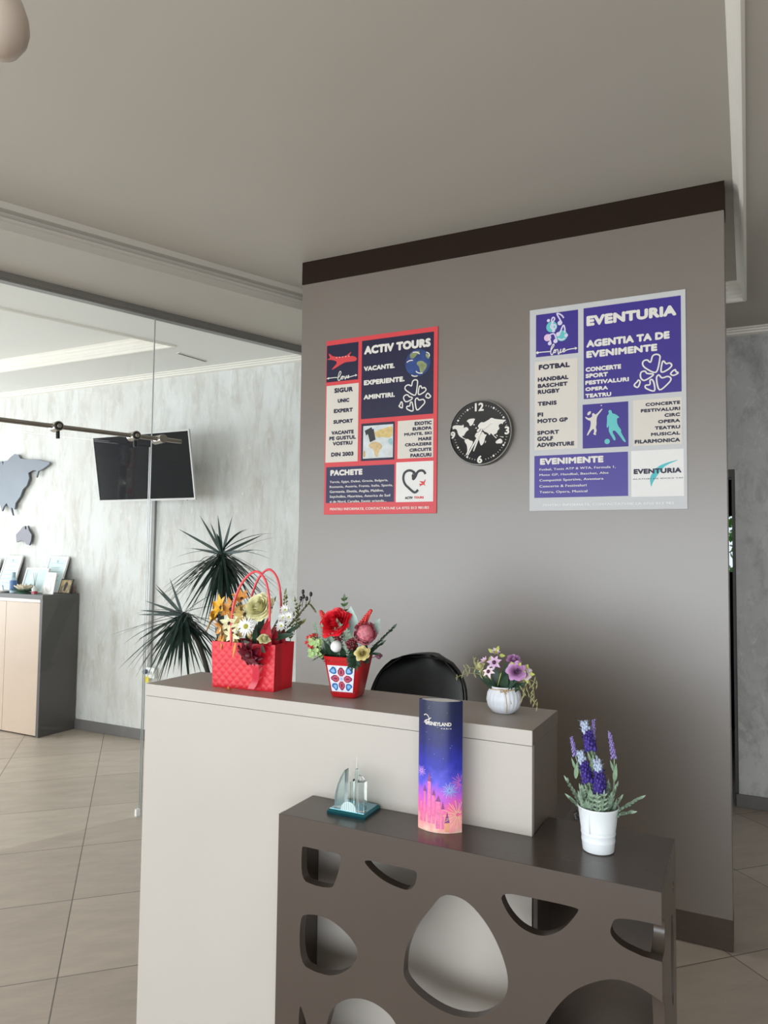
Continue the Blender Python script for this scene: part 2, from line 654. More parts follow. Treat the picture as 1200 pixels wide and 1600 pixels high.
structure(w.build('wall_front', M_plain_wall))
w = MB()
w.box(-8.7, -3.6, 0, -8.5, 4.5, 0.5)
w.box(-8.7, -3.6, 2.65, -8.5, 4.5, 3.05)
w.box(-8.7, -3.6, 0.5, -8.5, 0.85, 2.65)
w.box(-8.7, 3.25, 0.5, -8.5, 4.5, 2.65)
structure(w.build('wall_left', M_plain_wall))


def window_frame(name, a, b, z0, z1, n):
    f = MB()
    a, b = Vector(a), Vector(b)
    for i in range(n + 1):
        p = a.lerp(b, i / n)
        f.box(p.x - .03, p.y - .03, z0, p.x + .03, p.y + .03, z1)
    for z in (z0 + .03, z1 - .03):
        f.box(min(a.x, b.x) - .03, min(a.y, b.y) - .03, z - .03, max(a.x, b.x) + .03, max(a.y, b.y) + .03, z + .03)
    return structure(f.build(name, M_dark_frame))


window_frame('window_1', (-5.12, -3.62), (3.32, -3.62), 0.08, 2.55, 6)
window_frame('window_2', (-7.47, -3.62), (-5.38, -3.62), 0.08, 2.55, 2)
window_frame('window_3', (-8.62, 0.88), (-8.62, 3.22), 0.5, 2.65, 2)

# the passage behind the doorway on the right, with its garden window
w = MB()
w.box(-1.2, 5.19, 0, -1.0, 7.6, 3.05)
w.box(1.2, 5.19, 0, 1.4, 7.6, 3.05)
w.box(-1.2, 7.5, 0, 1.4, 7.65, 1.31)
w.box(-1.2, 7.5, 1.93, 1.4, 7.65, 3.05)
w.box(-1.2, 7.5, 1.31, -0.9, 7.65, 1.93)
w.box(1.0, 7.5, 1.31, 1.4, 7.65, 1.93)
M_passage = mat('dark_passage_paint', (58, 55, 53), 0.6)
structure(w.build('wall_passage', M_passage))
window_frame('window_4', (-0.88, 7.57), (0.98, 7.57), 1.30, 1.94, 1)
df = MB()
df.box(-0.088, 4.998, 0, -0.070, 5.18, 2.045)
df.box(-0.999, 4.998, 2.0, -0.088, 5.18, 2.045)
df.box(-0.999, 4.998, 0, -0.955, 5.18, 2.0)
structure(df.build('door_1', M_dark_frame))

# skirting
structure(MB().box(-8.5, 4.385, 0, -1.2, 4.40, 0.082).build('baseboard_back', M_skirt, bevel=.003))
structure(MB().box(-0.085, 4.972, 0, 4.5, 4.987, 0.076).build('baseboard_back_right', M_skirt, bevel=.003))

# free-standing partition with its dark head band and plinth
PX0, PX1, PY = -2.074, -0.070, 3.165
structure(MB().box(PX0, PY, 0.119, PX1, PY + .13, 2.901).build('wall_partition', M_panel, bevel=.002))
structure(MB().box(PX0 - .002, PY - .003, 2.901, PX1 + .002, PY + .133, 3.0195).build('trim_8', M_band, bevel=.001))
structure(MB().box(PX0, PY, 0.004, PX1, PY + .13, 0.119).build('baseboard_partition', M_base_panel, bevel=.001))

# ------------------------------------------------------------------ glass wall with its sliding door


def slab(s0, s1, o0, o1, z0, z1, mb=None):
    mb = mb or MB()
    mb.frustum([gp(s0, o0, z0), gp(s0, o1, z0), gp(s1, o1, z0), gp(s1, o0, z0)], [gp(s0, o0, z1), gp(s0, o1, z1), gp(s1, o1, z1), gp(s1, o0, z1)])
    return mb


rail = slab(-6.2, 2.12, -0.025, 0.025, 2.872, 2.919)
slab(-6.2, 2.12, 0.0251, 0.030, 2.884, 2.890, rail)
structure(rail.build('trim_9', M_alu))
structure(slab(0.848, 2.10, -0.005, 0.005, -0.004, 2.873).build('window_5', M_glass))
structure(slab(-2.4, 0.848, -0.005, 0.005, 2.112, 2.873).build('window_6', M_glass))
structure(slab(-6.2, -2.404, -0.005, 0.005, -0.004, 2.873).build('window_7', M_glass))
M_seal = mat('clear_edge_seal', (120, 124, 120), 0.3)
structure(slab(0.8468, 0.8492, -0.0054, 0.0054, 0.001, 2.8725).build('trim_10', M_seal))

door = thing('sliding_glass_door', 'frameless glass door hanging from a steel rail in the glass wall', 'door', gp(-0.2, 0.03))
slab(-1.1, 0.825, 0.022, 0.032, -0.004, 2.100).build('pane', M_glass, door, world=True)
slab(0.8244, 0.8262, 0.0216, 0.0324, 0.001, 2.1004).build('edge_seal', M_seal, door, world=True)
MB().tube([gp(-1.8, 0.06, 2.150), gp(1.005, 0.06, 2.150)], 0.0125, 12).build('rail', M_steel, door, 40, True)
for s in (-0.5, 0.289, 0.716):
    h = MB()
    h.tube([gp(s, 0.012, 2.150), gp(s, 0.090, 2.150)], 0.026, 20)
    h.build('roller', M_steel, door, 40, True)
    k = MB()
    k.tube([gp(s, 0.0905, 2.150), gp(s, 0.096, 2.150)], [0.021, 0.019], 16)
    k.tube([gp(s + .012, 0.04, 2.135), gp(s + .012, 0.045, 2.09)], 0.010, 10)
    k.build('clamp', M_black, door, 40, True)
    MB().tube([gp(s, 0.0962, 2.150), gp(s, 0.106, 2.150)], [0.013, 0.010], 14).build('bolt', M_steel, door, 40, True)
h = MB()
h.tube([gp(0.875, -0.01, 2.150), gp(0.875, 0.098, 2.150)], 0.025, 18)
h.build('rail_holder', M_steel, door, 40, True)
slab(0.805, 0.829, 0.017, 0.037, 0.0, 0.038).build('floor_guide', M_white, door, world=True)
# ------------------------------------------------------------------ measured outlines (metres on the face that carries them)
RED_TILES = [(0.0042, 0.6748, 0.187, 0.8643), (0.2072, 0.472, 0.5948, 0.8654), (0.0059, 0.2635, 0.1915, 0.656), (0.2101, 0.2629, 0.3933, 0.4488),
(0.2214, 0.2741, 0.3854, 0.4362), (0.4101, 0.2649, 0.5961, 0.4482), (0.0123, 0.0582, 0.3938, 0.2398), (0.4041, 0.0556, 0.598, 0.2476)]
RED_TEXT = [(0.2202, 0.7946, 0.5791, 0.839), (0.2201, 0.7108, 0.3901, 0.7361), (0.2212, 0.6397, 0.444, 0.6665), (0.2208, 0.5683, 0.3926, 0.5936),
(0.0518, 0.6159, 0.1598, 0.642), (0.0728, 0.5643, 0.1396, 0.5856), (0.0506, 0.5135, 0.1608, 0.5352), (0.0493, 0.4583, 0.1625, 0.4793), (0.0387,
0.4032, 0.1679, 0.4238), (0.0268, 0.3756, 0.1803, 0.3959), (0.0474, 0.3482, 0.1613, 0.3686), (0.0392, 0.2923, 0.1682, 0.3146), (0.4991, 0.4211,
0.5877, 0.4398), (0.489, 0.3963, 0.5879, 0.414), (0.4454, 0.3735, 0.5882, 0.3888), (0.5192, 0.3463, 0.5877, 0.3637), (0.4495, 0.3221, 0.588, 0.3386),
(0.4735, 0.2954, 0.5876, 0.3123), (0.4787, 0.2685, 0.5878, 0.2872), (0.0364, 0.1953, 0.2202, 0.2262), (0.0332, 0.1586, 0.3618, 0.171), (0.0337,
0.1339, 0.387, 0.1465), (0.0342, 0.1085, 0.3389, 0.1229), (0.0346, 0.0838, 0.3735, 0.0976), (0.0351, 0.0585, 0.3546, 0.0725), (0.0366, 0.0205, 0.5768,
0.0348), (0.4525, 0.0691, 0.4939, 0.0821), (0.4995, 0.07, 0.5506, 0.0821)]
RED_PLANE = [(0.0079, 0.7948), (0.0258, 0.7983), (0.0129, 0.8223), (0.0207, 0.8221), (0.0429, 0.8033), (0.1123, 0.797), (0.144, 0.8178), (0.1478,
0.816), (0.1314, 0.7956), (0.158, 0.7961), (0.1777, 0.7852), (0.1794, 0.7737), (0.1675, 0.7669), (0.1205, 0.7685), (0.1014, 0.7652), (0.0402, 0.7369),
(0.0332, 0.739), (0.0705, 0.7732), (0.0432, 0.7869), (0.0103, 0.7918)]
RED_GLOBE = [(0.5131, 0.7238), (0.5124, 0.7905)]
LAND_A = [(0.4743, 0.7742), (0.5021, 0.7808), (0.5194, 0.7808), (0.5229, 0.772), (0.5058, 0.7611), (0.4955, 0.7494), (0.4795, 0.7447), (0.4696,
0.7554)]
LAND_B = [(0.5096, 0.7286), (0.5337, 0.7324), (0.551, 0.7198), (0.5627, 0.7102), (0.5547, 0.6888), (0.5411, 0.6742), (0.5309, 0.6644), (0.5238,
0.6855), (0.5202, 0.7051), (0.5063, 0.7161)]
LAND_C = [(0.5539, 0.7654), (0.5677, 0.7575), (0.5746, 0.7408), (0.5665, 0.7353), (0.5541, 0.7494)]
RED_HEARTS = [[(0.501, 0.5675), (0.4625, 0.5875), (0.4469, 0.603), (0.4517, 0.6168), (0.467, 0.6205), (0.481, 0.6141), (0.4863, 0.6348), (0.4988,
0.6419), (0.512, 0.6356), (0.5109, 0.6101)], [(0.5182, 0.5699), (0.5213, 0.6041), (0.5295, 0.6097), (0.5364, 0.5982), (0.5487, 0.6003), (0.5571,
0.5881), (0.5422, 0.5755)], [(0.4526, 0.5396), (0.4397, 0.5586), (0.4466, 0.5709), (0.4606, 0.5723), (0.4705, 0.5624), (0.4851, 0.5574), (0.4804,
0.5475)], [(0.556, 0.5565), (0.564, 0.5704), (0.5709, 0.5679), (0.575, 0.5631), (0.5812, 0.5544), (0.5697, 0.5478)], [(0.4332, 0.5115), (0.4162,
0.5206), (0.4211, 0.5279), (0.4266, 0.5404), (0.433, 0.536)], [(0.49, 0.4925), (0.46, 0.503), (0.4584, 0.5166), (0.4724, 0.5175), (0.477, 0.535),
(0.4861, 0.5304)], [(0.5107, 0.4954), (0.5012, 0.5407), (0.5115, 0.5526), (0.5219, 0.5422), (0.5425, 0.5437), (0.5515, 0.529), (0.5373, 0.5124)]]
RED_LOVE = [[(0.0098, 0.6951), (0.0449, 0.6958), (0.0665, 0.695)], [(0.0682, 0.6908), (0.0796, 0.6978), (0.0893, 0.7158), (0.0853, 0.725), (0.0785,
0.7169), (0.072, 0.6905), (0.0761, 0.6786), (0.0853, 0.6825), (0.0927, 0.6952), (0.1003, 0.6985), (0.1028, 0.6875), (0.0952, 0.6835), (0.0928,
0.6918), (0.1049, 0.6954), (0.1111, 0.6948), (0.1144, 0.681), (0.1217, 0.6991), (0.1218, 0.689), (0.131, 0.6902), (0.1354, 0.6978), (0.1308, 0.6983),
(0.1295, 0.6863), (0.1408, 0.6906), (0.1784, 0.6963)]]
RED_LOVE_TIPS = [[(0.0043, 0.6949), (0.0199, 0.7009), (0.0185, 0.6888)], [(0.1837, 0.6958), (0.1716, 0.7036), (0.1733, 0.6901)]]
MAP_LAND = [[(0.2793, 0.4017), (0.3118, 0.4127), (0.3763, 0.428), (0.3835, 0.421), (0.3819, 0.376), (0.3556, 0.3678), (0.3267, 0.3793), (0.2979,
0.3712)], [(0.2544, 0.3476), (0.2908, 0.3586), (0.32, 0.344), (0.3311, 0.3272), (0.3097, 0.3088), (0.3029, 0.278), (0.2883, 0.2806), (0.2805, 0.3168),
(0.2547, 0.3312)], [(0.2234, 0.3099), (0.2329, 0.316), (0.2349, 0.2812), (0.2238, 0.2804)], [(0.3557, 0.3614), (0.3827, 0.3727), (0.3832, 0.3308),
(0.3667, 0.3382)]]
MAP_PASS = [[(0.2463, 0.4005), (0.279, 0.4213), (0.2907, 0.3651), (0.2602, 0.3538)], [(0.2299, 0.4126), (0.2679, 0.4286), (0.2725, 0.4152), (0.2377,
0.3879)]]
LOGO_HEART = [(0.5584, 0.1864), (0.5473, 0.2012), (0.5289, 0.2032), (0.5153, 0.1943), (0.5066, 0.1757), (0.4951, 0.1634), (0.4949, 0.1761), (0.5051,
0.1883), (0.4877, 0.2035), (0.4669, 0.2056), (0.4483, 0.1936), (0.443, 0.1683), (0.4517, 0.1427), (0.4713, 0.1231), (0.5026, 0.1002), (0.521, 0.1123)]
LOGO_PLANE = [(0.5263, 0.1278), (0.5303, 0.134), (0.5248, 0.1404), (0.5412, 0.1418), (0.526, 0.1542), (0.5499, 0.151), (0.56, 0.1632), (0.5574,
0.1507), (0.5534, 0.1427), (0.5589, 0.1282), (0.5507, 0.1359), (0.5399, 0.1337), (0.5345, 0.1307)]
PUR_TILES = [(0.0282, 0.6831, 0.2129, 0.8736), (0.2363, 0.4783, 0.627, 0.8749), (0.0231, 0.2683, 0.2102, 0.6619), (0.2315, 0.2649, 0.4192, 0.4546),
(0.4387, 0.2648, 0.6268, 0.4558), (0.0216, 0.0576, 0.4169, 0.243), (0.4298, 0.0527, 0.6327, 0.2443)]
PUR_TEXT = [(0.2487, 0.7946, 0.6103, 0.8414), (0.2479, 0.7013, 0.5837, 0.7348), (0.2478, 0.6557, 0.5355, 0.6877), (0.2445, 0.5956, 0.3916, 0.6166),
(0.2444, 0.5683, 0.3378, 0.5882), (0.2431, 0.5392, 0.4226, 0.5582), (0.243, 0.512, 0.3376, 0.5293), (0.2429, 0.4828, 0.3509, 0.5012), (0.0406, 0.6246,
0.1776, 0.6489), (0.0366, 0.5721, 0.1718, 0.5923), (0.0366, 0.544, 0.1679, 0.5631), (0.0367, 0.5167, 0.1335, 0.5367), (0.036, 0.464, 0.1205, 0.4838),
(0.0354, 0.4155, 0.0607, 0.4356), (0.0355, 0.3869, 0.1683, 0.4066), (0.0342, 0.3352, 0.1308, 0.3542), (0.0342, 0.3073, 0.1048, 0.3283), (0.0329,
0.2809, 0.1957, 0.3002), (0.4876, 0.4274, 0.6211, 0.4421), (0.4692, 0.4026, 0.6208, 0.4176), (0.5609, 0.3779, 0.6206, 0.3932), (0.5359, 0.3531,
0.6204, 0.3681), (0.523, 0.3273, 0.6202, 0.3425), (0.5083, 0.3022, 0.62, 0.3169), (0.4442, 0.2736, 0.6197, 0.2907), (0.0469, 0.2023, 0.318, 0.2322),
(0.0443, 0.1767, 0.3678, 0.1876), (0.0443, 0.1529, 0.3385, 0.1635), (0.0443, 0.1286, 0.3177, 0.1402), (0.0444, 0.1023, 0.2476, 0.1145), (0.0444,
0.0773, 0.2507, 0.0889), (0.4393, 0.1472, 0.6237, 0.1696), (0.4351, 0.1237, 0.6278, 0.1295), (0.0603, 0.0199, 0.5933, 0.0312)]
PUR_HEARTS = [[(0.53, 0.5665), (0.491, 0.5861), (0.4776, 0.6044), (0.4812, 0.6179), (0.4953, 0.6214), (0.5087, 0.6105), (0.5165, 0.6348), (0.5305,
0.6413), (0.5438, 0.6349), (0.5448, 0.6192)], [(0.5502, 0.5657), (0.5534, 0.6008), (0.5592, 0.6102), (0.5695, 0.5979), (0.5821, 0.5997), (0.5905,
0.5883), (0.575, 0.5725)], [(0.4807, 0.5369), (0.469, 0.5518), (0.4714, 0.5717), (0.4868, 0.5752), (0.4949, 0.565), (0.52, 0.5581), (0.4995, 0.5426)],
[(0.5976, 0.5468), (0.5863, 0.5529), (0.5921, 0.5634), (0.6035, 0.5697), (0.6063, 0.5614), (0.6147, 0.555)], [(0.4581, 0.5101), (0.4439, 0.5183),
(0.4493, 0.5285), (0.4552, 0.533), (0.46, 0.5401), (0.4671, 0.5319)], [(0.5224, 0.4893), (0.4904, 0.5028), (0.4888, 0.5155), (0.5052, 0.5171),
(0.5064, 0.5345), (0.514, 0.5369), (0.5215, 0.5218)], [(0.5427, 0.4919), (0.5315, 0.5396), (0.5403, 0.5543), (0.5529, 0.5406), (0.5748, 0.5447),
(0.5873, 0.5342), (0.5774, 0.5166)]]
NOTE_STROKES = [[(0.1338, 0.8265), (0.1385, 0.8315), (0.1217, 0.8662), (0.1301, 0.866), (0.1432, 0.8566), (0.151, 0.8441)], [(0.1057, 0.7939), (0.101,
0.8269), (0.0982, 0.8426), (0.1029, 0.8525), (0.1085, 0.8517), (0.1104, 0.8429), (0.0982, 0.8235), (0.0944, 0.8106), (0.1019, 0.802), (0.1132,
0.8025), (0.117, 0.8115), (0.1104, 0.82), (0.1029, 0.8152), (0.1047, 0.8074)], [(0.1254, 0.7762), (0.1338, 0.779), (0.1487, 0.8122), (0.1552, 0.799),
(0.1561, 0.7838), (0.1524, 0.7795)], [(0.0897, 0.7387), (0.0934, 0.7458), (0.084, 0.7718), (0.1085, 0.7793), (0.1197, 0.7484)], [(0.1561, 0.7535),
(0.1412, 0.7487), (0.1263, 0.7571)]]
NOTE_DISCS = [[(0.1347, 0.8244)], [(0.0897, 0.7387)], [(0.1151, 0.7461)], [(0.1263, 0.7752)], [(0.1066, 0.7928)], [(0.084, 0.8416)], [(0.1616,
0.7661)]]
NOTE_TEAL = [[(0.0982, 0.812)], [(0.1431, 0.7665)]]
NOTE_PINK = [[(0.0802, 0.7656)]]
PUR_LOVE = [[(0.0355, 0.7037), (0.0641, 0.7034), (0.0906, 0.7023)], [(0.0925, 0.7021), (0.1, 0.7146), (0.1085, 0.7269), (0.1066, 0.7338), (0.101,
0.7278), (0.0953, 0.7132), (0.0944, 0.6943), (0.0991, 0.6862), (0.1057, 0.6949), (0.1104, 0.7077), (0.116, 0.7052), (0.115, 0.6958), (0.1094, 0.6955),
(0.1085, 0.7022), (0.1188, 0.7068), (0.1253, 0.706), (0.1281, 0.6858), (0.1356, 0.6992), (0.1384, 0.7083), (0.1365, 0.6915), (0.1467, 0.6979), (0.156,
0.7044), (0.1532, 0.7085), (0.1477, 0.7035), (0.1505, 0.6928), (0.1616, 0.7), (0.1819, 0.7034), (0.2038, 0.7037)]]
PUR_LOVE_TIPS = [[(0.0278, 0.7036), (0.0355, 0.7105), (0.0422, 0.703), (0.0355, 0.6961)], [(0.2102, 0.7048), (0.1984, 0.7109), (0.2011, 0.6974)]]
TENNIS = [[(0.3102, 0.4312), (0.3161, 0.4307), (0.3061, 0.4171), (0.2942, 0.4035), (0.2893, 0.3874), (0.29, 0.3647), (0.286, 0.3526), (0.2912,
0.3399), (0.2859, 0.3279), (0.2887, 0.3207), (0.2819, 0.3199), (0.2751, 0.3265), (0.28, 0.3324), (0.278, 0.349), (0.27, 0.3433), (0.2579, 0.3275),
(0.2538, 0.3195), (0.2486, 0.3219), (0.2539, 0.334), (0.264, 0.354), (0.2661, 0.3828), (0.2552, 0.3856), (0.2419, 0.3969), (0.244, 0.403), (0.2561,
0.3939), (0.2681, 0.3972), (0.2722, 0.4031), (0.2702, 0.4115), (0.2762, 0.416), (0.2822, 0.4114), (0.2834, 0.4072), (0.2942, 0.4138)], [(0.2501,
0.4109), (0.2541, 0.421), (0.2642, 0.4252), (0.2674, 0.4208), (0.2642, 0.4119), (0.2553, 0.4064)], [(0.3062, 0.4459), (0.3102, 0.4489), (0.3134,
0.4453), (0.3098, 0.4427)]]
SOCCER = [[(0.3378, 0.4188), (0.3445, 0.4245), (0.3523, 0.4198), (0.3534, 0.4086), (0.3671, 0.4044), (0.3807, 0.3932), (0.3826, 0.387), (0.3729,
0.3868), (0.3747, 0.359), (0.392, 0.3335), (0.3881, 0.3297), (0.3977, 0.3089), (0.4111, 0.2838), (0.4014, 0.2836), (0.3823, 0.3138), (0.3629, 0.3374),
(0.3531, 0.3299), (0.3667, 0.3067), (0.3674, 0.2924), (0.3608, 0.2928), (0.353, 0.3075), (0.3413, 0.3286), (0.3394, 0.3409), (0.3415, 0.3612),
(0.3355, 0.3473), (0.3308, 0.3505), (0.3337, 0.3822), (0.3326, 0.3987), (0.3417, 0.4083)]]
BALL = [(0.3333, 0.2902), (0.3334, 0.3013)]
SWOOSH = [(0.6209, 0.2025), (0.5736, 0.1921), (0.533, 0.1761), (0.5105, 0.1473), (0.5022, 0.1278), (0.5071, 0.0881), (0.514, 0.1116), (0.529, 0.1348),
(0.5476, 0.1617), (0.5661, 0.1806)]
CLOCK_MAP = [[(-0.1359, 0.0391), (-0.1154, 0.0423), (-0.0872, 0.0374), (-0.0826, 0.0445), (-0.0794, 0.031), (-0.084, 0.0253), (-0.0747, 0.0292),
(-0.0638, 0.0299), (-0.0544, 0.0161), (-0.0652, 0.0123), (-0.0776, -0.0047), (-0.0791, -0.0105), (-0.09, -0.0083), (-0.0837, -0.0191), (-0.0697,
-0.0229), (-0.0743, -0.027), (-0.0837, -0.022), (-0.0993, -0.0122), (-0.1088, 0.0002), (-0.1137, 0.0213), (-0.1263, 0.0266), (-0.1342, 0.0211)],
[(-0.0686, 0.0569), (-0.0532, 0.0676), (-0.0239, 0.067), (-0.0315, 0.0543), (-0.0345, 0.0428), (-0.0499, 0.0305), (-0.0562, 0.0501)], [(-0.0345,
0.0398), (-0.0268, 0.0408), (-0.0277, 0.0358), (-0.0339, 0.0362)], [(-0.0774, -0.0283), (-0.0619, -0.0233), (-0.0495, -0.0329), (-0.0341, -0.0367),
(-0.0386, -0.0541), (-0.0493, -0.0682), (-0.0553, -0.0855), (-0.066, -0.1012), (-0.0701, -0.0966), (-0.0615, -0.0823), (-0.0648, -0.0526), (-0.0742,
-0.0403)], [(-0.0145, 0.0311), (0.0022, 0.0491), (0.0144, 0.0453), (0.0265, 0.0503), (0.0415, 0.058), (0.052, 0.066), (0.0686, 0.0576), (0.125,
0.0493), (0.1073, 0.0418), (0.1044, 0.0305), (0.0985, 0.0367), (0.0836, 0.029), (0.0911, 0.0111), (0.0807, 0.006), (0.0778, -0.0083), (0.0599,
-0.013), (0.0689, -0.028), (0.0599, -0.0159), (0.0478, -0.0035), (0.0449, -0.0165), (0.0343, -0.0027), (0.0267, 0.0007), (0.0176, 0.0042), (0.0054,
0.0196), (-0.0007, 0.017), (-0.0067, 0.0057), (-0.0174, 0.0034), (-0.016, 0.0151), (-0.0053, 0.0203)], [(-0.028, -0.0165), (-0.0205, 0.0007),
(-0.0037, 0.0026), (0.0115, 0.0045), (0.0207, -0.0106), (0.0313, -0.0084), (0.0208, -0.0281), (0.0194, -0.0426), (0.0073, -0.0595), (-0.0003,
-0.0561), (-0.0065, -0.0324), (-0.0188, -0.0229)], [(0.0705, -0.0455), (0.0869, -0.0334), (0.0958, -0.0325), (0.1062, -0.0446), (0.0988, -0.0558),
(0.0899, -0.0538), (0.075, -0.0544)], [(0.0883, -0.022), (0.1091, -0.0246), (0.1076, -0.0289)], [(0.1121, -0.0565), (0.1195, -0.0468), (0.118,
-0.0525), (0.1077, -0.0649)], [(0.0215, -0.0457), (0.0254, -0.0371), (0.0263, -0.043), (0.0233, -0.0501)], [(0.0614, -0.0131), (0.0779, -0.0286),
(0.0719, -0.0297)], [(0.0793, -0.0142), (0.0809, -0.023), (0.0734, -0.0167)], [(-0.0252, 0.0215), (-0.0191, 0.027), (-0.0175, 0.0196)]]
CLOCK_NUM = [(-0.0272, 0.0997, 0.0154, 0.139), (0.1135, -0.0148, 0.1354, 0.0227), (-0.0151, -0.1387, 0.0097, -0.1033), (-0.1449, -0.02, -0.1215,
0.0144)]
CLOCK_HANDS = [[(-0.0007, 0.02), (-0.0589, -0.1)], [(-0.0007, 0.02), (-0.0322, -0.0823)], [(-0.0006, 0.0009)]]
HOLES = [[(0.0682, 0.791), (0.0739, 0.7948), (0.1106, 0.7939), (0.1702, 0.7959), (0.1784, 0.7914), (0.1753, 0.7671), (0.1689, 0.7429), (0.159,
0.7179), (0.1514, 0.7125), (0.1285, 0.7092), (0.103, 0.7092), (0.0689, 0.7146)], [(0.2405, 0.7895), (0.2448, 0.7952), (0.2672, 0.7966), (0.3181,
0.7962), (0.3636, 0.7973), (0.3746, 0.7941), (0.374, 0.7776), (0.3681, 0.7612), (0.3559, 0.7503), (0.3395, 0.7493), (0.3103, 0.7534), (0.2849,
0.7607), (0.2589, 0.7744)], [(0.0661, 0.6273), (0.0904, 0.6375), (0.1183, 0.6419), (0.155, 0.6388), (0.1958, 0.62), (0.2226, 0.5965), (0.2281,
0.5811), (0.2189, 0.5546), (0.1929, 0.5292), (0.1574, 0.5105), (0.1117, 0.5081), (0.0685, 0.5181)], [(0.4339, 0.7571), (0.4669, 0.7635), (0.5035,
0.7528), (0.5474, 0.7113), (0.5786, 0.6537), (0.5887, 0.606), (0.5751, 0.5665), (0.5443, 0.5327), (0.5011, 0.5116), (0.4443, 0.5079), (0.3855,
0.5252), (0.3464, 0.5527), (0.3435, 0.5788), (0.3499, 0.6264), (0.3753, 0.6785), (0.409, 0.7228)], [(0.5665, 0.7923), (0.6387, 0.7948), (0.7293,
0.7957), (0.7342, 0.7899), (0.7043, 0.7482), (0.6755, 0.7274), (0.6462, 0.7203), (0.6088, 0.7293), (0.5782, 0.7584)]]
NOTCH_F = [(0.8922, 0.7983), (0.8483, 0.7974), (0.8051, 0.7929), (0.7983, 0.7805), (0.7928, 0.7588), (0.8149, 0.7404), (0.8544, 0.7315), (0.8917,
0.7297)]
NOTCH_I = [(0.8912, 0.6555), (0.854, 0.6703), (0.8146, 0.6758), (0.774, 0.6637), (0.7255, 0.6323), (0.6899, 0.5914), (0.6647, 0.5488)]
HOLE_G = [(0.0689, 0.3762), (0.0679, 0.42), (0.0781, 0.4123), (0.0875, 0.3946), (0.0907, 0.3825)]
HOLE_H = [(0.1471, 0.3988), (0.1561, 0.4342), (0.1889, 0.4657), (0.2307, 0.4819), (0.2719, 0.4823), (0.3079, 0.4692), (0.3275, 0.4511)]
SIDE = [[(1.767, 0.793), (1.796, 0.764)], [(1.718, 0.741), (1.791, 0.717), (1.786, 0.512), (1.714, 0.544)], [(1.626, 0.781), (1.548, 0.727)], [(1.553,
0.648)]]
EURASIA = [(-6.113, 2.282), (-6.076, 2.288), (-6.061, 2.25), (-6.051, 2.287), (-6.002, 2.29), (-5.966, 2.317), (-5.907, 2.347), (-5.857, 2.336),
(-5.831, 2.302), (-5.746, 2.29), (-5.627, 2.285), (-5.521, 2.264), (-5.451, 2.253), (-5.444, 2.237), (-5.518, 2.2), (-5.586, 2.178), (-5.607, 2.123),
(-5.62, 2.156), (-5.61, 2.187), (-5.657, 2.189), (-5.715, 2.167), (-5.701, 2.118), (-5.733, 2.054), (-5.779, 2.023), (-5.811, 1.959), (-5.869, 1.903),
(-5.877, 1.846), (-5.927, 1.863), (-5.898, 1.79), (-5.952, 1.864), (-5.991, 1.905), (-6.026, 1.873), (-6.049, 1.832), (-6.091, 1.916)]
AUSTRALIA = [(-5.847, 1.619), (-5.794, 1.659), (-5.76, 1.691), (-5.732, 1.696), (-5.73, 1.667), (-5.704, 1.67), (-5.696, 1.699), (-5.68, 1.659),
(-5.642, 1.619), (-5.646, 1.571), (-5.667, 1.526), (-5.708, 1.535), (-5.729, 1.563), (-5.777, 1.567), (-5.836, 1.551)]

RED_TILES = [(n,) + b for n, b in zip(('plane', 'main', 'list', 'photo', 'map', 'trips', 'packs', 'logo'), RED_TILES)]
RED_WORDS = [("ACTIV TOURS", 'w'), ("VACANTE.", 'w'), ("EXPERIENTE.", 'w'), ("AMINTIRI.", 'w'), ("SIGUR", 'd'), ("UNIC", 'd'), ("EXPERT", 'd'), ("SUPORT", 'd'),
             ("VACANTE", 'd'), ("PE GUSTUL", 'd'), ("VOSTRU", 'd'), ("DIN 2003", 'd'), ("EXOTIC", 'd'), ("EUROPA", 'd'), ("MUNTE, SKI", 'd'), ("MARE", 'd'), ("CROAZIERE", 'd'),
             ("CIRCUITE", 'd'), ("PARCURI", 'd'), ("PACHETE", 'w'), ("Turcia, Egipt, Dubai, Grecia, Bulgaria,", 'w'), ("Romania, Austria, Franta, Italia, Spania,", 'w'),
             ("Germania, Elvetia, Anglia, Maldive,", 'w'), ("Seychelles, Mauritius, America de Sud", 'w'), ("si de Nord, Caraibe, Exotic oriunde...", 'w'),
             ("PENTRU INFORMATII, CONTACTATI-NE LA 0755 013 981/83", 'w'), ("ACTIV", 'd'), ("TOURS", 'r')]
RED_TEXT = [w_ + b for w_, b in zip(RED_WORDS, RED_TEXT)]
PUR_TILES = [(n,) + b for n, b in zip(('notes', 'main', 'list', 'sports', 'shows', 'events', 'logo'), PUR_TILES)]
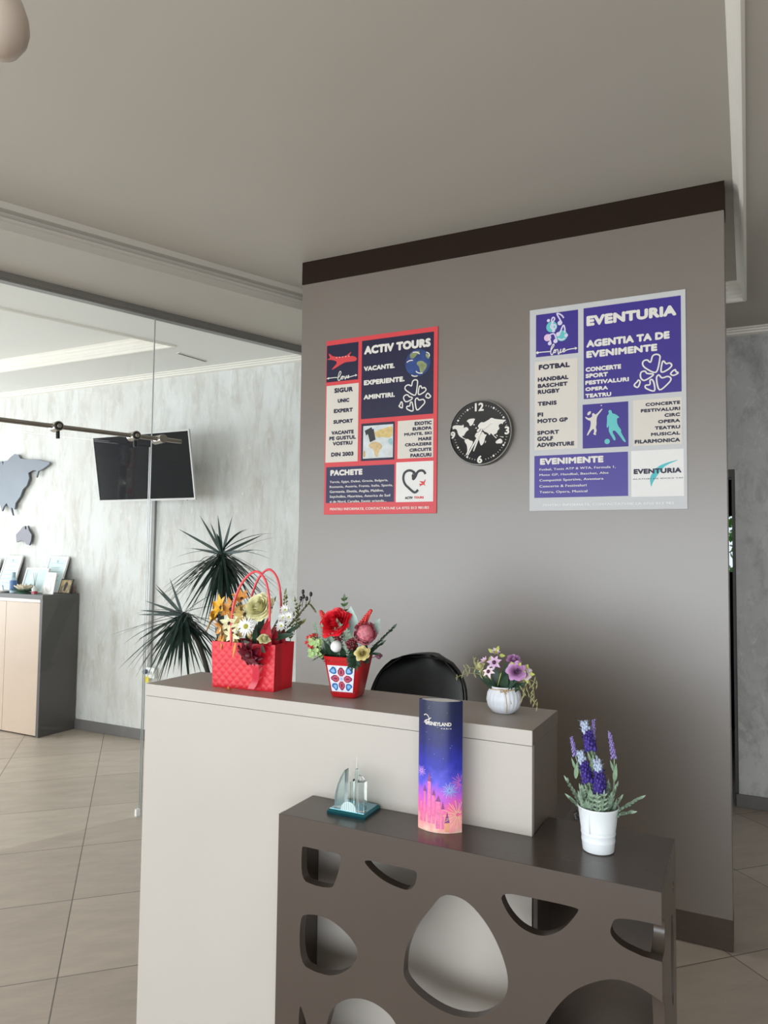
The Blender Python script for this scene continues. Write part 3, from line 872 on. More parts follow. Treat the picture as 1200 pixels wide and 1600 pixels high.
PUR_WORDS = [("EVENTURIA", 'w'), ("AGENTIA TA DE", 'w'), ("EVENIMENTE", 'w'), ("CONCERTE", 'w'), ("SPORT", 'w'), ("FESTIVALURI", 'w'), ("OPERA", 'w'), ("TEATRU", 'w'),
             ("FOTBAL", 'd'), ("HANDBAL", 'd'), ("BASCHET", 'd'), ("RUGBY", 'd'), ("TENIS", 'd'), ("FI", 'd'), ("MOTO GP", 'd'), ("SPORT", 'd'), ("GOLF", 'd'), ("ADVENTURE", 'd'),
             ("CONCERTE", 'd'), ("FESTIVALURI", 'd'), ("CIRC", 'd'), ("OPERA", 'd'), ("TEATRU", 'd'), ("MUSICAL", 'd'), ("FILARMONICA", 'd'), ("EVENIMENTE", 'w'),
             ("Fotbal, Tenis ATP & WTA, Formula 1,", 'w'), ("Moto GP, Handbal, Baschet, Alte", 'w'), ("Competitii Sportive, Aventura", 'w'), ("Concerte & Festivaluri", 'w'),
             ("Teatru, Opera, Musical", 'w'), ("EVENTURIA", 'd'), ("ALATURI DE IDOLII TAI", 'd'), ("PENTRU INFORMATII, CONTACTATI-NE LA 0755 013 983", 'w')]
PUR_TEXT = [w_ + b for w_, b in zip(PUR_WORDS, PUR_TEXT)]
CLOCK_NUM = [(n,) + b for n, b in zip(('12', '3', '6', '9'), CLOCK_NUM)]

# ------------------------------------------------------------------ reception desk
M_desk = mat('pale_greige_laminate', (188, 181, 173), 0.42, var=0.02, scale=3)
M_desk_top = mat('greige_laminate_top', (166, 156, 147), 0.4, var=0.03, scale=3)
M_dark_lam = mat('dark_brown_lacquer', (76, 66, 59), 0.24, var=0.04, scale=4)
M_shadow_gap = mat('dark_joint', (60, 56, 52), 0.6)
DX0, DX1, DY = -1.653, -0.455, 1.696
desk = thing('reception_desk', 'tall pale greige reception desk standing in front of the taupe partition', 'desk', (-1.05, 1.82, 0))
M_desk_shaded_side = mat('shaded_taupe_laminate', (112, 99, 88), 0.45, var=.03, scale=3)  # taupe laminate like the top, darkened so the colour carries the side's shade
MB().box(DX0 + .0005, DY + .0008, 0, DX1 - .0005, DY + .019, 1.0635).build('front_panel', M_desk, desk, world=True)
MB().box(DX1 - .0195, DY + .0194, 0, DX1 - .0005, DY + .231, 1.0635).build('side_panel', M_desk_shaded_side, desk, world=True)
MB().box(DX0 + .0005, DY + .0194, 0, DX0 + .0195, DY + .231, 1.0635).build('side_panel', M_desk_shaded_side, desk, world=True)
MB().box(DX0 + .0005, DY + .2314, 0, DX1 - .0005, DY + .25, 1.0635).build('back_panel', M_desk_shaded_side, desk, world=True)
MB().box(DX0, DY + .0014, 1.065, DX1, DY + .252, 1.10).build('counter_top', M_desk_top, desk, world=True)
MB().box(DX0, DY, 1.065, DX1 - .0002, DY + .0013, 1.0998).build('edge_strip', M_desk, desk, world=True)
MB().box(DX1, DY + .0016, 1.0652, DX1 + .0008, DY + .252, 1.0996).build('edge_strip', M_desk_shaded_side, desk, world=True)
MB().box(DX0 + .03, DY + .2525, 0.715, -0.489, 2.39, 0.742).build('work_surface', M_dark_lam, desk, world=True, bevel=.002)
MB().box(DX0 + .03, DY + .2525, 0, DX0 + .055, 2.37, 0.7145).build('leg_panel', M_dark_lam, desk, world=True)
MB().box(-0.516, DY + .2525, 0, -0.491, 2.37, 0.7145).build('leg_panel', M_dark_lam, desk, world=True)

# ------------------------------------------------------------------ low display unit with cut-out openings
UX, UY, UW, UH = -1.050, 1.540, 0.891, 0.86
unit = thing('display_unit', 'dark brown lacquered display unit with pebble-shaped cut-outs in front of the desk', 'display unit', (-0.6, 1.69, 0))
nf = chaikin(NOTCH_F[1:-1], 2, False)
ni = spline(NOTCH_I[1:], 3)
outer = [(0, 0), (UW, 0), (UW, .372), (0.80, .36), (0.73, .395), (0.68, .45), (0.661, .51)] + [p for p in reversed(ni)] + [(UW, .6555), (UW, .7297)] + list(reversed(nf)) + [(UW, .7975), (UW, UH - .0003), (0, UH - .0003)]
holes = [chaikin(h, 2) for h in HOLES]
holes[2] = chaikin(HOLES[2], 2)
holes.append(chaikin([(0.0685, .425), (.0785, .412), (.0915, .381), (.098, .34), (.094, .29), (.067, .26)], 2))
holes.append(chaikin(HOLE_H + [(.345, .42), (.35, .37), (.32, .31), (.25, .285), (.18, .30), (.145, .34), (.14, .375)], 2))
holes.append(chaikin([(.42, .45), (.50, .47), (.56, .45), (.60, .37), (.58, .26), (.50, .20), (.43, .23), (.39, .33)], 2))
holes.append(chaikin([(.08, .20), (.20, .24), (.34, .20), (.36, .11), (.25, .07), (.10, .08)], 2))
holes.append(chaikin([(.66, .30), (.76, .32), (.83, .26), (.80, .14), (.70, .10), (.62, .18)], 2))
p = MB().plate([outer] + holes, lambda u, v: (UX + u, UY, v), lambda u, v: (UX + u, UY + .024, v))
p.build('front_panel', M_dark_lam, unit, 35, True, bevel=.0016)
# right side: front edge scooped where the openings run round the corner, a slim lens further back
sd = [(1.5642, 0), (1.84, 0), (1.84, .834), (1.5642, .834)] + spline([(1.5642, .799), (1.584, .792), (1.603, .776), (1.608, .760), (1.600, .742), (1.584, .731), (1.5642, .728)], 3) + spline([(1.5642, .657), (1.582, .63), (1.598, .58), (1.603, .51), (1.598, .44), (1.582, .39), (1.5642, .372)], 3)
lens = chaikin([(1.735, .735), (1.765, .72), (1.785, .64), (1.775, .54), (1.745, .53), (1.72, .60), (1.718, .69)], 2)
dot = chaikin([(1.768, .792), (1.79, .782), (1.795, .766), (1.775, .760)], 2)
p = MB().plate([sd, lens, dot], lambda u, v: (UX + UW, u, v), lambda u, v: (UX + UW - .024, u, v))
p.build('side_panel', M_dark_lam, unit, 35, True, bevel=.0016)
MB().box(UX, UY + .0242, 0, UX + .024, 1.694, .834).build('side_panel', M_dark_lam, unit, world=True, bevel=.0015)
tp = [(UX, UY + .0004), (UX + UW, UY + .0004), (UX + UW, 1.84), (DX1 + .002, 1.84), (DX1 + .002, 1.694), (UX, 1.694)]
MB().plate([tp], lambda x, y: (x, y, UH), lambda x, y: (x, y, .8345)).build('top', M_dark_lam, unit, world=True, bevel=.0015)
MB().box(DX1 + .002, 1.822, 0, UX + UW - .0245, 1.84, .834).build('back_panel', M_dark_lam, unit, world=True)
MB().box(UX + .0245, UY + .0245, 0, UX + UW - .0245, 1.692, .02).build('bottom_panel', M_dark_lam, unit, world=True)
MB().box(DX1 + .002, 1.70, 0.0, DX1 + .012, 1.82, .834).build('divider', M_dark_lam, unit, world=True)

# ------------------------------------------------------------------ office chair behind the desk
M_leather = mat('black_leatherette', (9, 11, 13), 0.42, var=0.1, spec=0.3, bump=0.05, bscale=300)
chair = thing('office_chair', 'black leatherette swivel chair with rounded back behind the reception desk', 'chair', (-1.17, 2.50, 0), rotz=0.0)


def back_fn(off):
    def fn(a, t):
        z = 0.62 + 0.50 * t
        hw = 0.155 + 0.085 * math.sin(PI * min(1, 0.15 + 0.62 * (1 - t) ** 0.8))
        rr = 0.17
        top = 1.12
        if z > top - rr:
            q = (z - (top - rr)) / rr
            hw = hw * (max(0.0, 1 - q ** 2.6) ** 0.5 * 0.62 + 0.38) if q < 1 else hw * .38
        hw *= 0.87
        z -= 0.022
        x = (a - 0.5) * 2
        y = 0.12 + 0.17 * t - 0.09 * x * x * (1 - .25 * t)
        rim = (abs(x) ** 8 + t ** 14) * 0.014
        return (x * hw, y + off * (1 - min(1, abs(x) ** 6)) - rim * (1 if off < 0 else 0) + off * 0.2, z)
    return fn


s = MB()
s.grid(back_fn(-0.022), 24, 22)
n0 = len(s.v)
s.grid(back_fn(0.022), 24, 22)
s.f = s.f[:24 * 22] + [tuple(reversed(f)) for f in s.f[24 * 22:]]
W_ = 25
edge = [i for i in range(W_)] + [W_ * j + 24 for j in range(1, 23)] + [W_ * 22 + i for i in range(23, -1, -1)] + [W_ * j for j in range(21, 0, -1)]
s.f += [(edge[k], n0 + edge[k], n0 + edge[(k + 1) % len(edge)], edge[(k + 1) % len(edge)]) for k in range(len(edge))]
s.build('backrest', M_leather, chair, 60)
# raised welt round the backrest
f = back_fn(-0.024)
pts = [f(0.03, t / 14) for t in range(0, 13)] + [f(a / 12, 0.975) for a in range(1, 12)] + [f(0.97, t / 14) for t in range(12, -1, -1)]
MB().tube(spline(pts, 2), 0.004, 6).build('welt', M_leather, chair, 60)
s = MB()
s.lathe([(0.0, 0), (0.19, 0.0), (0.225, 0.02), (0.235, 0.045), (0.215, 0.07), (0.12, 0.078), (0, 0.072)], 32, (0, -0.06, 0.55))
s.build('seat', M_leather, chair, 50)
MB().tube([(0, -.06, .10), (0, -.06, .35), (0, -.06, .351), (0, -.06, .55)], [.032, .032, .02, .02], 16).build('gas_column', M_steel, chair, 40)
for k in range(5):
    a = 2 * PI * k / 5 + .3
    e = (0.29 * math.cos(a), -.06 + 0.29 * math.sin(a), .075)
    MB().tube([(0, -.06, .12), (e[0] * .5, -.06 + (e[1] + .06) * .5, .105), e], [.026, .02, .014], 8).build('base_arm', M_steel, chair, 40)
    MB().tube([(e[0] - .012, e[1], .028), (e[0] + .012, e[1], .028)], .028, 14).build('castor', M_black, chair, 40)

# ------------------------------------------------------------------ posters
M_red_board = mat('coral_red_print', (214, 66, 72), 0.4, var=0.02)
M_navy = mat('navy_print', (17, 16, 54), 0.4, var=0.03)
M_navy_sheen = mat('navy_print_with_sheen', (30, 27, 76), 0.4, var=0.03)  # navy lightened: the sheen on the lower panel is put into the colour
M_cream = mat('cream_print', (216, 208, 197), 0.4, var=0.02)
M_ink_white = mat('white_ink', (226, 221, 212), 0.45, var=0.01)
M_ink_navy = mat('navy_ink', (28, 24, 58), 0.45, var=0.02)
M_ink_black = mat('black_ink', (38, 38, 42), 0.45, var=0.02)
M_ink_red = mat('red_ink', (214, 62, 66), 0.45, var=0.02)
M_silver = mat('silver_grey_print', (196, 196, 196), 0.38, var=0.02)
M_purple = mat('purple_print', (54, 37, 134), 0.4, var=0.03)
M_purple_sheen = mat('purple_print_with_sheen', (66, 52, 146), 0.38, var=0.03)  # purple lightened to hold the sheen low on the poster
M_teal = mat('turquoise_ink', (98, 192, 192), 0.45, var=0.02)
M_pink_ink = mat('pale_pink_ink', (226, 190, 214), 0.45)
M_lilac_ink = mat('pale_lilac_ink', (216, 208, 232), 0.45)
M_white_print = mat('white_print', (228, 226, 222), 0.4, var=0.01)
M_faint = mat('pale_silver_ink', (226, 228, 230), 0.45)


def L(d):
    return lambda u, v: (u, -d, v)


def poster(name, label, x0, z0, w, h, board, tiles, tmat, texts, inks):
    r = thing(name, label, 'poster', (x0, PY - .0005, z0))
    MB().box(0, -.005, 0, w, 0, h).build('board', board, r, bevel=.0008)
    P = {}
    for n, a, b, c, d in tiles:
        P[n] = MB().box(a, -.0059 if n == 'map' else -.0056, b, c, -.004, d).build('panel', tmat[n], P.get('photo', r) if n == 'map' else r)
    for t, ink, a, b, c, d in texts:
        host = None
        for n, ta, tb, tc, td in tiles:
            if ta - .004 <= a <= tc and tb - .006 <= b <= td and n != 'map':
                host = n
        small = len(t) > 20 or (d - b) < .011
        mb = MB()
        base_d = .0061 if host else .0055
        k = (d - b) * (.045 if small else .085)
        for j, (ou_, ov_) in enumerate(((-k, 0), (k, 0)) if small else [(k * math.cos(q * PI / 4), k * math.sin(q * PI / 4)) for q in range(8)]):
            letter(mb, t, a + k + ou_, b + k + ov_, c - k + ou_, d - k + ov_, L(base_d + .00004 * j), 0.0, 1.06)
        mb.build('lettering', inks(host, ink), P[host] if host else r)
    return r, P


red, RP = poster('red_poster', 'coral red poster with navy and cream panels left of the wall clock', -1.919, 1.693, .615, .889, M_red_board, RED_TILES,
                 dict(plane=M_navy, main=M_navy, list=M_cream, photo=M_navy, map=mat('printed_pale_map', (206, 212, 212), 0.4, var=0.12, scale=30), trips=M_cream, packs=M_navy_sheen, logo=M_white_print), RED_TEXT,
                 lambda h, i: {'w': M_ink_white, 'd': M_ink_navy if h != 'logo' else M_ink_black, 'r': M_ink_red}[i])


def hearts(parent, hs, w=.0062):
    mb = MB()
    for h in hs:
        mb.ribbon(spline(h, 4, True), w if len(h) > 7 else w, L(.0062), True)
    return mb.build('hearts_drawing', M_ink_white, parent)


def rib(mb, strokes, w, d=.0062, n=4):
    for s_ in strokes:
        mb.ribbon(spline(s_, n), w, L(d))
    return mb


hearts(RP['main'], RED_HEARTS)
MB().flat([chaikin(RED_PLANE, 1)], L(.0062)).build('aeroplane_drawing', M_ink_red, RP['plane'])
wn_ = MB()
for k in range(5):
    a = RED_PLANE[4]
    wn_.disc((0.062 + k * .018, 0.797 - k * .0), .0028, L(.0066), 8)
wn_.build('aeroplane_windows', M_ink_white, RP['plane'])
mb = rib(MB(), RED_LOVE, .0042)
for t in RED_LOVE_TIPS:
    mb.flat([t], L(.0062))
mb.build('script_lettering', M_ink_white, RP['plane'])
gc = RED_GLOBE[0]
gr = .066
glb = MB().disc(gc, gr, L(.0062), 40).build('globe_drawing', mat('printed_ocean', (36, 62, 122), 0.4, var=0.35, scale=25), RP['main'])
MB().flat([chaikin(LAND_A, 2)], L(.0066)).flat([chaikin(LAND_B, 2)], L(.0066)).flat([chaikin(LAND_C, 2)], L(.0066)).build('land_print', mat('printed_land', (132, 142, 96), 0.45, var=0.25, scale=40), glb)
mb = MB()
for cx, cy, a0, rr in ((-.02, .035, .3, .03), (.02, -.035, 3.4, .03), (-.01, -.05, 3.6, .025), (.03, .03, -.4, .03), (-.035, 0, 1.2, .025)):
    mb.ribbon([(gc[0] + cx + rr * math.cos(a0 + t * .25), gc[1] + cy + rr * .6 * math.sin(a0 + t * .25)) for t in range(7)], .005, L(.0068))
mb.build('cloud_print', M_ink_white, glb)
cols = [(214, 186, 120), (206, 178, 130), (200, 160, 90), (150, 186, 190)]
for k, pl in enumerate(MAP_LAND):
    MB().flat([chaikin(pl, 2)], L(.0062)).build('country_print', mat('map_tint_%s' % 'abcd'[k], cols[k], 0.45, var=0.15, scale=60), RP['map'])
MB().flat([MAP_PASS[0]], L(.0066)).flat([[(u + .0, v) for u, v in MAP_PASS[1]]], L(.0064)).build('passport_print', M_ink_black, RP['map'])
mb = MB()
mb.ribbon(spline(LOGO_HEART, 4), .0115, L(.0062))
lp = [(0.4983 + .009 * math.sin(t) * (1.0 if math.cos(t) < 0 else .55), 0.1905 + .019 * math.cos(t) - .008) for t in [2 * PI * k / 24 for k in range(24)]]
mb.ribbon(lp, .0055, L(.0064), True)
mb.build('heart_logo', M_ink_black, RP['logo'])
MB().flat([LOGO_PLANE], L(.0064)).build('aeroplane_logo', M_ink_red, RP['logo'])

pur, PP = poster('purple_poster', 'silver-edged purple poster with cream panels right of the wall clock', -.861, 1.697, .645, .899, M_silver, PUR_TILES,
                 dict(notes=M_purple, main=M_purple, list=M_cream, sports=M_purple, shows=M_cream, events=M_purple_sheen, logo=M_white_print), PUR_TEXT,
                 lambda h, i: {'w': M_ink_white if h else M_faint, 'd': M_ink_navy}[i])
hearts(PP['main'], PUR_HEARTS)
mb = MB()
for p in NOTE_TEAL:
    mb.disc(p[0], .024, L(.0060), 24)
mb.build('turquoise_spot', M_teal, PP['notes'])
MB().disc(NOTE_PINK[0][0], .016, L(.0060), 20).build('pink_spot', M_pink_ink, PP['notes'])
mb = rib(MB(), NOTE_STROKES, .0062)
for p, r_ in zip(NOTE_DISCS, (.0105, .0085, .0095, .0095, .007, .007, .008)):
    mb.disc(p[0], r_, L(.0064), 16)
mb.build('music_notes_drawing', M_lilac_ink, PP['notes'])
mb = rib(MB(), PUR_LOVE, .0042)
for t in PUR_LOVE_TIPS:
    mb.flat([t], L(.0062))
mb.build('script_lettering', M_ink_white, PP['notes'])
MB().flat([chaikin(TENNIS[0], 1)], L(.0062)).flat([chaikin(TENNIS[1], 1)], L(.0062)).flat([TENNIS[2]], L(.0062)).build('tennis_player_drawing', M_cream, PP['sports'])
br_ = math.hypot(BALL[0][0] - BALL[1][0], BALL[0][1] - BALL[1][1])
MB().flat([chaikin(SOCCER[0], 1)], L(.0062)).disc(BALL[0], br_, L(.0062)).build('football_player_drawing', M_teal, PP['sports'])
MB().flat([chaikin(SWOOSH, 1)], L(.0059)).build('swoosh_logo', mat('teal_ink', (72, 184, 190), 0.45), PP['logo'])

# ------------------------------------------------------------------ wall clock
clock = thing('wall_clock', 'round black wall clock with a white world map between the two posters', 'clock', (-1.083, PY - .001, 2.056))
CR = .150
rim = MB()
seg = 64
pr = [(CR, 0), (CR, .030), (CR - .002, .034), (CR - .005, .034), (CR - .0065, .030), (CR - .0065, 0)]
vs = [(r * math.cos(2 * PI * k / seg), -d, r * math.sin(2 * PI * k / seg)) for r, d in pr for k in range(seg)]
fs = [(i * seg + k, ((i + 1) % 6) * seg + k, ((i + 1) % 6) * seg + (k + 1) % seg, i * seg + (k + 1) % seg) for i in range(6) for k in range(seg)]
rim.add(vs, fs)
rim.build('rim', mat('grey_chrome', (140, 138, 132), 0.28, 0.9), clock, 40)
M_dial = mat('black_dial', (15, 17, 20), 0.14, var=0.05, coat=0.5)
dial = MB()
dial.plate([[(.144 * math.cos(2 * PI * k / 48), .144 * math.sin(2 * PI * k / 48)) for k in range(48)]], L(.024), L(.002))
dial.build('dial', M_dial, clock)
mb = MB()
for m_ in CLOCK_MAP:
    mb.flat([chaikin(m_, 1) if len(m_) > 5 else m_], L(.0245))
mb.build('world_map_print', M_ink_white, clock)
for t, a, b, c, d in CLOCK_NUM:
    mb = MB()
    for j, (ou_, ov_) in enumerate([(.002 * math.cos(q * PI / 4), .002 * math.sin(q * PI / 4)) for q in range(8)]):
        letter(mb, t, a + .002 + ou_, b + .0015 + ov_, c - .002 + ou_, d - .0015 + ov_, L(.0247 + .00004 * j), 0.0)
    mb.build('numeral', M_ink_white, clock)
mb = MB()
for k in range(60):
    a = 2 * PI * k / 60
    if k % 15 == 0:
        continue
    dx, dz = math.sin(a), math.cos(a)
    if k % 5 == 0:
        mb.disc((.125 * dx, .125 * dz), .0048, L(.0246), 14)
    elif min(k % 15, 15 - k % 15) > 1:
        mb.ribbon([(.122 * dx, .122 * dz), (.128 * dx, .128 * dz)], .0018, L(.0246))
mb.build('minute_track', M_ink_white, clock)
M_hand = mat('silver_clock_hand', (226, 224, 218), 0.25, 0.6)
h0 = (0, 0)


def hand(name, tip, tail, w, d, m):
    t = Vector(tip).normalized()
    nn = Vector((-t.y, t.x))
    a, b = -t * tail, Vector(tip)
    c = t * (Vector(tip).length * .55)
    pl = [a + nn * w * .3, c + nn * w * .5, b + nn * w * .3, b - nn * w * .3, c - nn * w * .5, a - nn * w * .3]
    MB().plate([[tuple(p) for p in pl]], L(d + .0012), L(d)).build(name, m, clock)


hand('hour_hand', (-.0315, -.0835), .018, .0085, .0262, M_ink_white)
hand('minute_hand', (-.0585, -.102), .020, .0065, .0282, M_hand)
hand('second_hand', (.052, .040), .03, .0022, .0300, M_hand)
MB().tube([(0, -.024, 0), (0, -.032, 0)], .006, 14).build('centre_cap', M_hand, clock, 40)

# ------------------------------------------------------------------ pendant globe near the photographer
lamp = thing('pendant_lamp', 'unlit taupe globe pendant in the upper left corner under the ceiling', 'lamp', (-1.113, 0.754, 2.38))
M_globe = mat('smoked_opal_glass', (206, 190, 176), 0.3, var=0.02)
MB().lathe([(0.0, -.052), (.020, -.049), (.038, -.038), (.050, -.018), (.0535, .0), (.051, .02), (.043, .042), (.031, .064), (.022, .08), (.019, .088), (0, .088)], 32).build('shade', M_globe, lamp, 60)
MB().tube([(0, 0, .088), (0, 0, .125)], [.019, .014], 16).build('socket', M_alu, lamp, 40)
MB().tube([(0, 0, .12), (0, 0, .625)], .003, 8).build('cord', M_black, lamp, 60)
MB().lathe([(0, 0), (.05, 0), (.05, .018), (0, .018)], 24, (0, 0, .6215)).build('canopy', M_white, lamp, 40)
# ------------------------------------------------------------------ plants and flowers: builders


def frame(n):
    n = Vector(n).normalized()
    a = n.orthogonal().normalized()
    return n, a, n.cross(a)


def flower(parent, name, c, nrm, n, Lp, W, mp_, mc, cr, open_=0.2, curl=-0.1, cup=0.15, layers=1, tip=0.7, jit=0.1):
    nn, a, b = frame(nrm)
    c = Vector(c)
    mb = MB()
    for ly in range(layers):
        for k in range(n):
            w = 2 * PI * (k + .5 * ly) / n + rnd.uniform(-jit, jit)
            d = a * math.cos(w) + b * math.sin(w)
            o_ = open_ + .35 * ly + rnd.uniform(-jit, jit)
            mb.petal(c + d * cr * .5 + nn * .001 * ly, d + nn * o_, nn - d * o_, Lp * (1 - .18 * ly) * rnd.uniform(.92, 1.06), W, curl, cup, 5, tip)
    f = mb.build(name, mp_, parent, 1, True)
    if mc:
        MB().ball(c + nn * cr * .3, cr, (1, 1, 1), 10, 6).build('flower_centre', mc, f, 1, True)
    return f


def rose(parent, name, c, nrm, R, m, label=None):
    nn, a, b = frame(nrm)
    c = Vector(c)
    mb = MB()
    rings = [(2, .09, 1.05, 0), (3, .19, 1.06, 0), (3, .30, 1.05, .02), (4, .41, 1.02, .05), (5, .52, .97, .09), (5, .63, .90, .14), (6, .74, .80, .20), (6, .84, .66, .26), (7, .92, .50, .30)]
    for i, (n, r0, H, fl) in enumerate(rings):
        for k in range(n):
            w = 2 * PI * k / n + i * .8 + rnd.uniform(-.1, .1)
            mb.cup(c, nn, a, b, w, 2 * PI / n * 1.35, R * r0 * rnd.uniform(.94, 1.04), H * rnd.uniform(.94, 1.04), R, fl)
    f = mb.build(name, m, parent, 1, True)
    return f


def sprig(mb, a, b, n, ll, lw, spread=.9, up_=(0, 0, 1), pair=True, sag=0.0):
    """stem with leaves along it"""
    a, b = Vector(a), Vector(b)
    d = (b - a).normalized()
    sd = d.cross(Vector(up_))
    sd = sd.normalized() if sd.length > 1e-3 else d.orthogonal().normalized()
    mb.tube([a, a.lerp(b, .5) + Vector((0, 0, sag)), b], [.0012, .001, .0006], 5)
    for k in range(n):
        t = (k + 1) / (n + .3)
        p = a.lerp(b, t) + Vector((0, 0, sag * 4 * t * (1 - t)))
        for s_ in ((1, -1) if pair else ((1,) if k % 2 else (-1,))):
            e = p + (d * .6 + sd * s_ * spread + Vector((0, 0, rnd.uniform(-.1, .25)))).normalized() * ll * rnd.uniform(.8, 1.1) * (1 - .35 * t)
            mb.leaf(p, e, lw, (rnd.uniform(-.3, .3), -1, .5), 0, 3)
    mb.leaf(b - d * .002, b + d * ll * .8, lw, (0, -1, .4), 0, 3)
    return mb


def berries(mb, c, R, n, r):
    for _ in range(n):
        v = Vector((rnd.gauss(0, 1), rnd.gauss(0, 1), rnd.gauss(0, 1))).normalized() * R * rnd.uniform(.5, 1)
        mb.ball(Vector(c) + v, r * rnd.uniform(.8, 1.15), (1, 1, 1), 6, 4)
    return mb


M_green = mat('leaf_green', (74, 104, 62), 0.5, var=.25, scale=60)
M_dkgreen = mat('dark_leaf_green', (42, 66, 48), 0.45, var=.25, scale=60)
M_olive = mat('olive_green', (108, 112, 62), 0.55, var=.25, scale=60)
M_sage = mat('sage_green', (138, 160, 138), 0.6, var=.2, scale=60)
M_lime = mat('hydrangea_green', (176, 202, 140), 0.55, var=.15, scale=60)
M_cream_pet = mat('cream_petal', (240, 236, 190), 0.5, var=.12, scale=140)
M_white_pet = mat('white_petal', (240, 240, 238), 0.5, var=.04, scale=40)
M_yellow = mat('yellow_petal', (232, 176, 44), 0.5, var=.2, scale=50)
M_orange = mat('faded_orange_petal', (206, 140, 62), 0.55, var=.25, scale=50)
M_straw = mat('dried_petal', (186, 160, 96), 0.6, var=.25, scale=50)
M_wine = mat('wine_red_petal', (96, 10, 30), 0.45, var=.3, scale=40)
M_darkc = mat('dark_flower_centre', (52, 22, 20), 0.6, var=.3, scale=90)
M_yelc = mat('green_yellow_centre', (176, 172, 52), 0.6, var=.2, scale=90, bump=.5, bscale=400)
M_red = mat('bright_red_card', (218, 24, 44), 0.38, var=.03, bump=0.0)
M_redin = mat('deep_red_tissue', (166, 16, 38), 0.45, var=.15, scale=20)
M_redcord = mat('coral_red_cord', (236, 74, 84), 0.35, var=.05)

# ------------------------------------------------------------------ red gift bag with a flower arrangement
BZ = 1.1003
bag = thing('gift_bag_bouquet', 'red quilted gift bag filled with yellow, cream and white flowers', 'flower arrangement', (-1.343, 1.815, BZ))
FL, FR_, BR_, BL_ = Vector((-1.447, 1.757, BZ)), Vector((-1.238, 1.776, BZ)), Vector((-1.239, 1.872, BZ)), Vector((-1.446, 1.856, BZ))
HT = Vector((0, 0, .136))
ou = Vector((-.006, -.004, 0))


def quilt(a, t):
    b_ = FL.lerp(FR_, a)
    tp_ = (FL + Vector((-.004, -.003, 0))).lerp(FR_ + Vector((.004, -.002, 0)), a)
    p = b_.lerp(tp_ + HT, t)
    q1, q2 = (a * 8.5 + t * 5.5) % 1, (a * 8.5 - t * 5.5) % 1
    h = (min(q1, 1 - q1) * 2) ** .22 * (min(q2, 1 - q2) * 2) ** .22
    edge = min(1, min(a, 1 - a, t, 1 - t) * 30)
    return p + Vector((.09, -.995, 0)) * (.0013 * h * edge)


mb = MB()
mb.grid(quilt, 68, 44)
mb.build('front_face', M_red, bag, 1, True)
t_ = .0012
mb = MB()


def wall(mb, p, q, p2, q2):
    n_ = (q - p).cross(Vector((0, 0, 1))).normalized() * t_
    mb.frustum([p, q, q - n_, p - n_], [p2, q2, q2 - n_, p2 - n_])


T = [FL + HT + Vector((-.004, -.003, 0)), FR_ + HT + Vector((.004, -.002, 0)), BR_ + HT + Vector((.004, .003, 0)), BL_ + HT + Vector((-.004, .003, 0))]
in_ = Vector((0, .0012, 0))
wall(mb, FL + in_, FR_ + in_, T[0] + in_, T[1] + in_)
m1 = (FR_ + BR_) / 2 + Vector((-.004, 0, 0))
m2 = (T[1] + T[2]) / 2 + Vector((-.010, 0, 0))
wall(mb, FR_, m1, T[1], m2)
wall(mb, m1, BR_, m2, T[2])
wall(mb, BR_, BL_, T[2], T[3])
wall(mb, BL_, FL, T[3], T[0])
mb.frustum([FL, FR_, BR_, BL_], [v + Vector((0, 0, .002)) for v in (FL, FR_, BR_, BL_)])
mb.build('bag_body', M_red, bag, 0, True)
MB().frustum([v.lerp((FL + BR_) / 2, .06) + Vector((0, 0, .05)) for v in (FL, FR_, BR_, BL_)], [v.lerp((FL + BR_) / 2, .06) + Vector((0, 0, .112)) for v in (FL, FR_, BR_, BL_)]).build('floral_foam', M_dkgreen, bag, 0, True)
for pts in ([(-1.384, 1.760, 1.225), (-1.383, 1.762, 1.32), (-1.372, 1.765, 1.375), (-1.346, 1.770, 1.424), (-1.309, 1.775, 1.448), (-1.278, 1.778, 1.425), (-1.263, 1.780, 1.37), (-1.259, 1.778, 1.30), (-1.262, 1.776, 1.225)],
            [(-1.398, 1.862, 1.225), (-1.396, 1.862, 1.32), (-1.388, 1.866, 1.375), (-1.364, 1.868, 1.427), (-1.330, 1.870, 1.452), (-1.299, 1.870, 1.427), (-1.284, 1.870, 1.37), (-1.281, 1.868, 1.30), (-1.284, 1.866, 1.225)]):
    MB().tube(spline(pts, 5), .0036, 8).build('handle', M_redcord, bag, 1, True)
# tissue and ribbon
mb = MB()
for (x, y, z, hx, hz, s_) in ((-1.262, 1.776, 1.262, .022, .050, 1), (-1.254, 1.842, 1.258, .017, .046, 2), (-1.262, 1.81, 1.252, .020, .036, 3), (-1.282, 1.800, 1.258, .018, .040, 4)):
    r2 = random.Random(s_)
    vs = [(x - hx * .7, y, z - .04), (x + hx * .7, y, z - .04), (x - hx, y - .008, z + hz * .2), (x + hx, y - .012, z + hz * .1), (x - hx * .3, y + .006, z + hz), (x + hx * .45, y - .004, z + hz * .8), (x, y - .018, z)]
    mb.add(vs, [(0, 1, 6), (0, 6, 2), (1, 3, 6), (2, 6, 4), (6, 3, 5), (6, 5, 4)])
mb.build('tissue_paper', M_redin, bag, 0, True)
mb = MB()
rb = [(-1.278, 1.752, 1.235), (-1.276, 1.748, 1.21), (-1.282, 1.744, 1.18), (-1.281, 1.748, 1.155), (-1.288, 1.752, 1.13), (-1.300, 1.750, 1.108)]
rb = spline(rb, 4)
mb.add([(p[0] + s_ * .011, p[1] + .001 * s_, p[2]) for p in rb for s_ in (-1, 1)], [(2 * i, 2 * i + 1, 2 * i + 3, 2 * i + 2) for i in range(len(rb) - 1)])
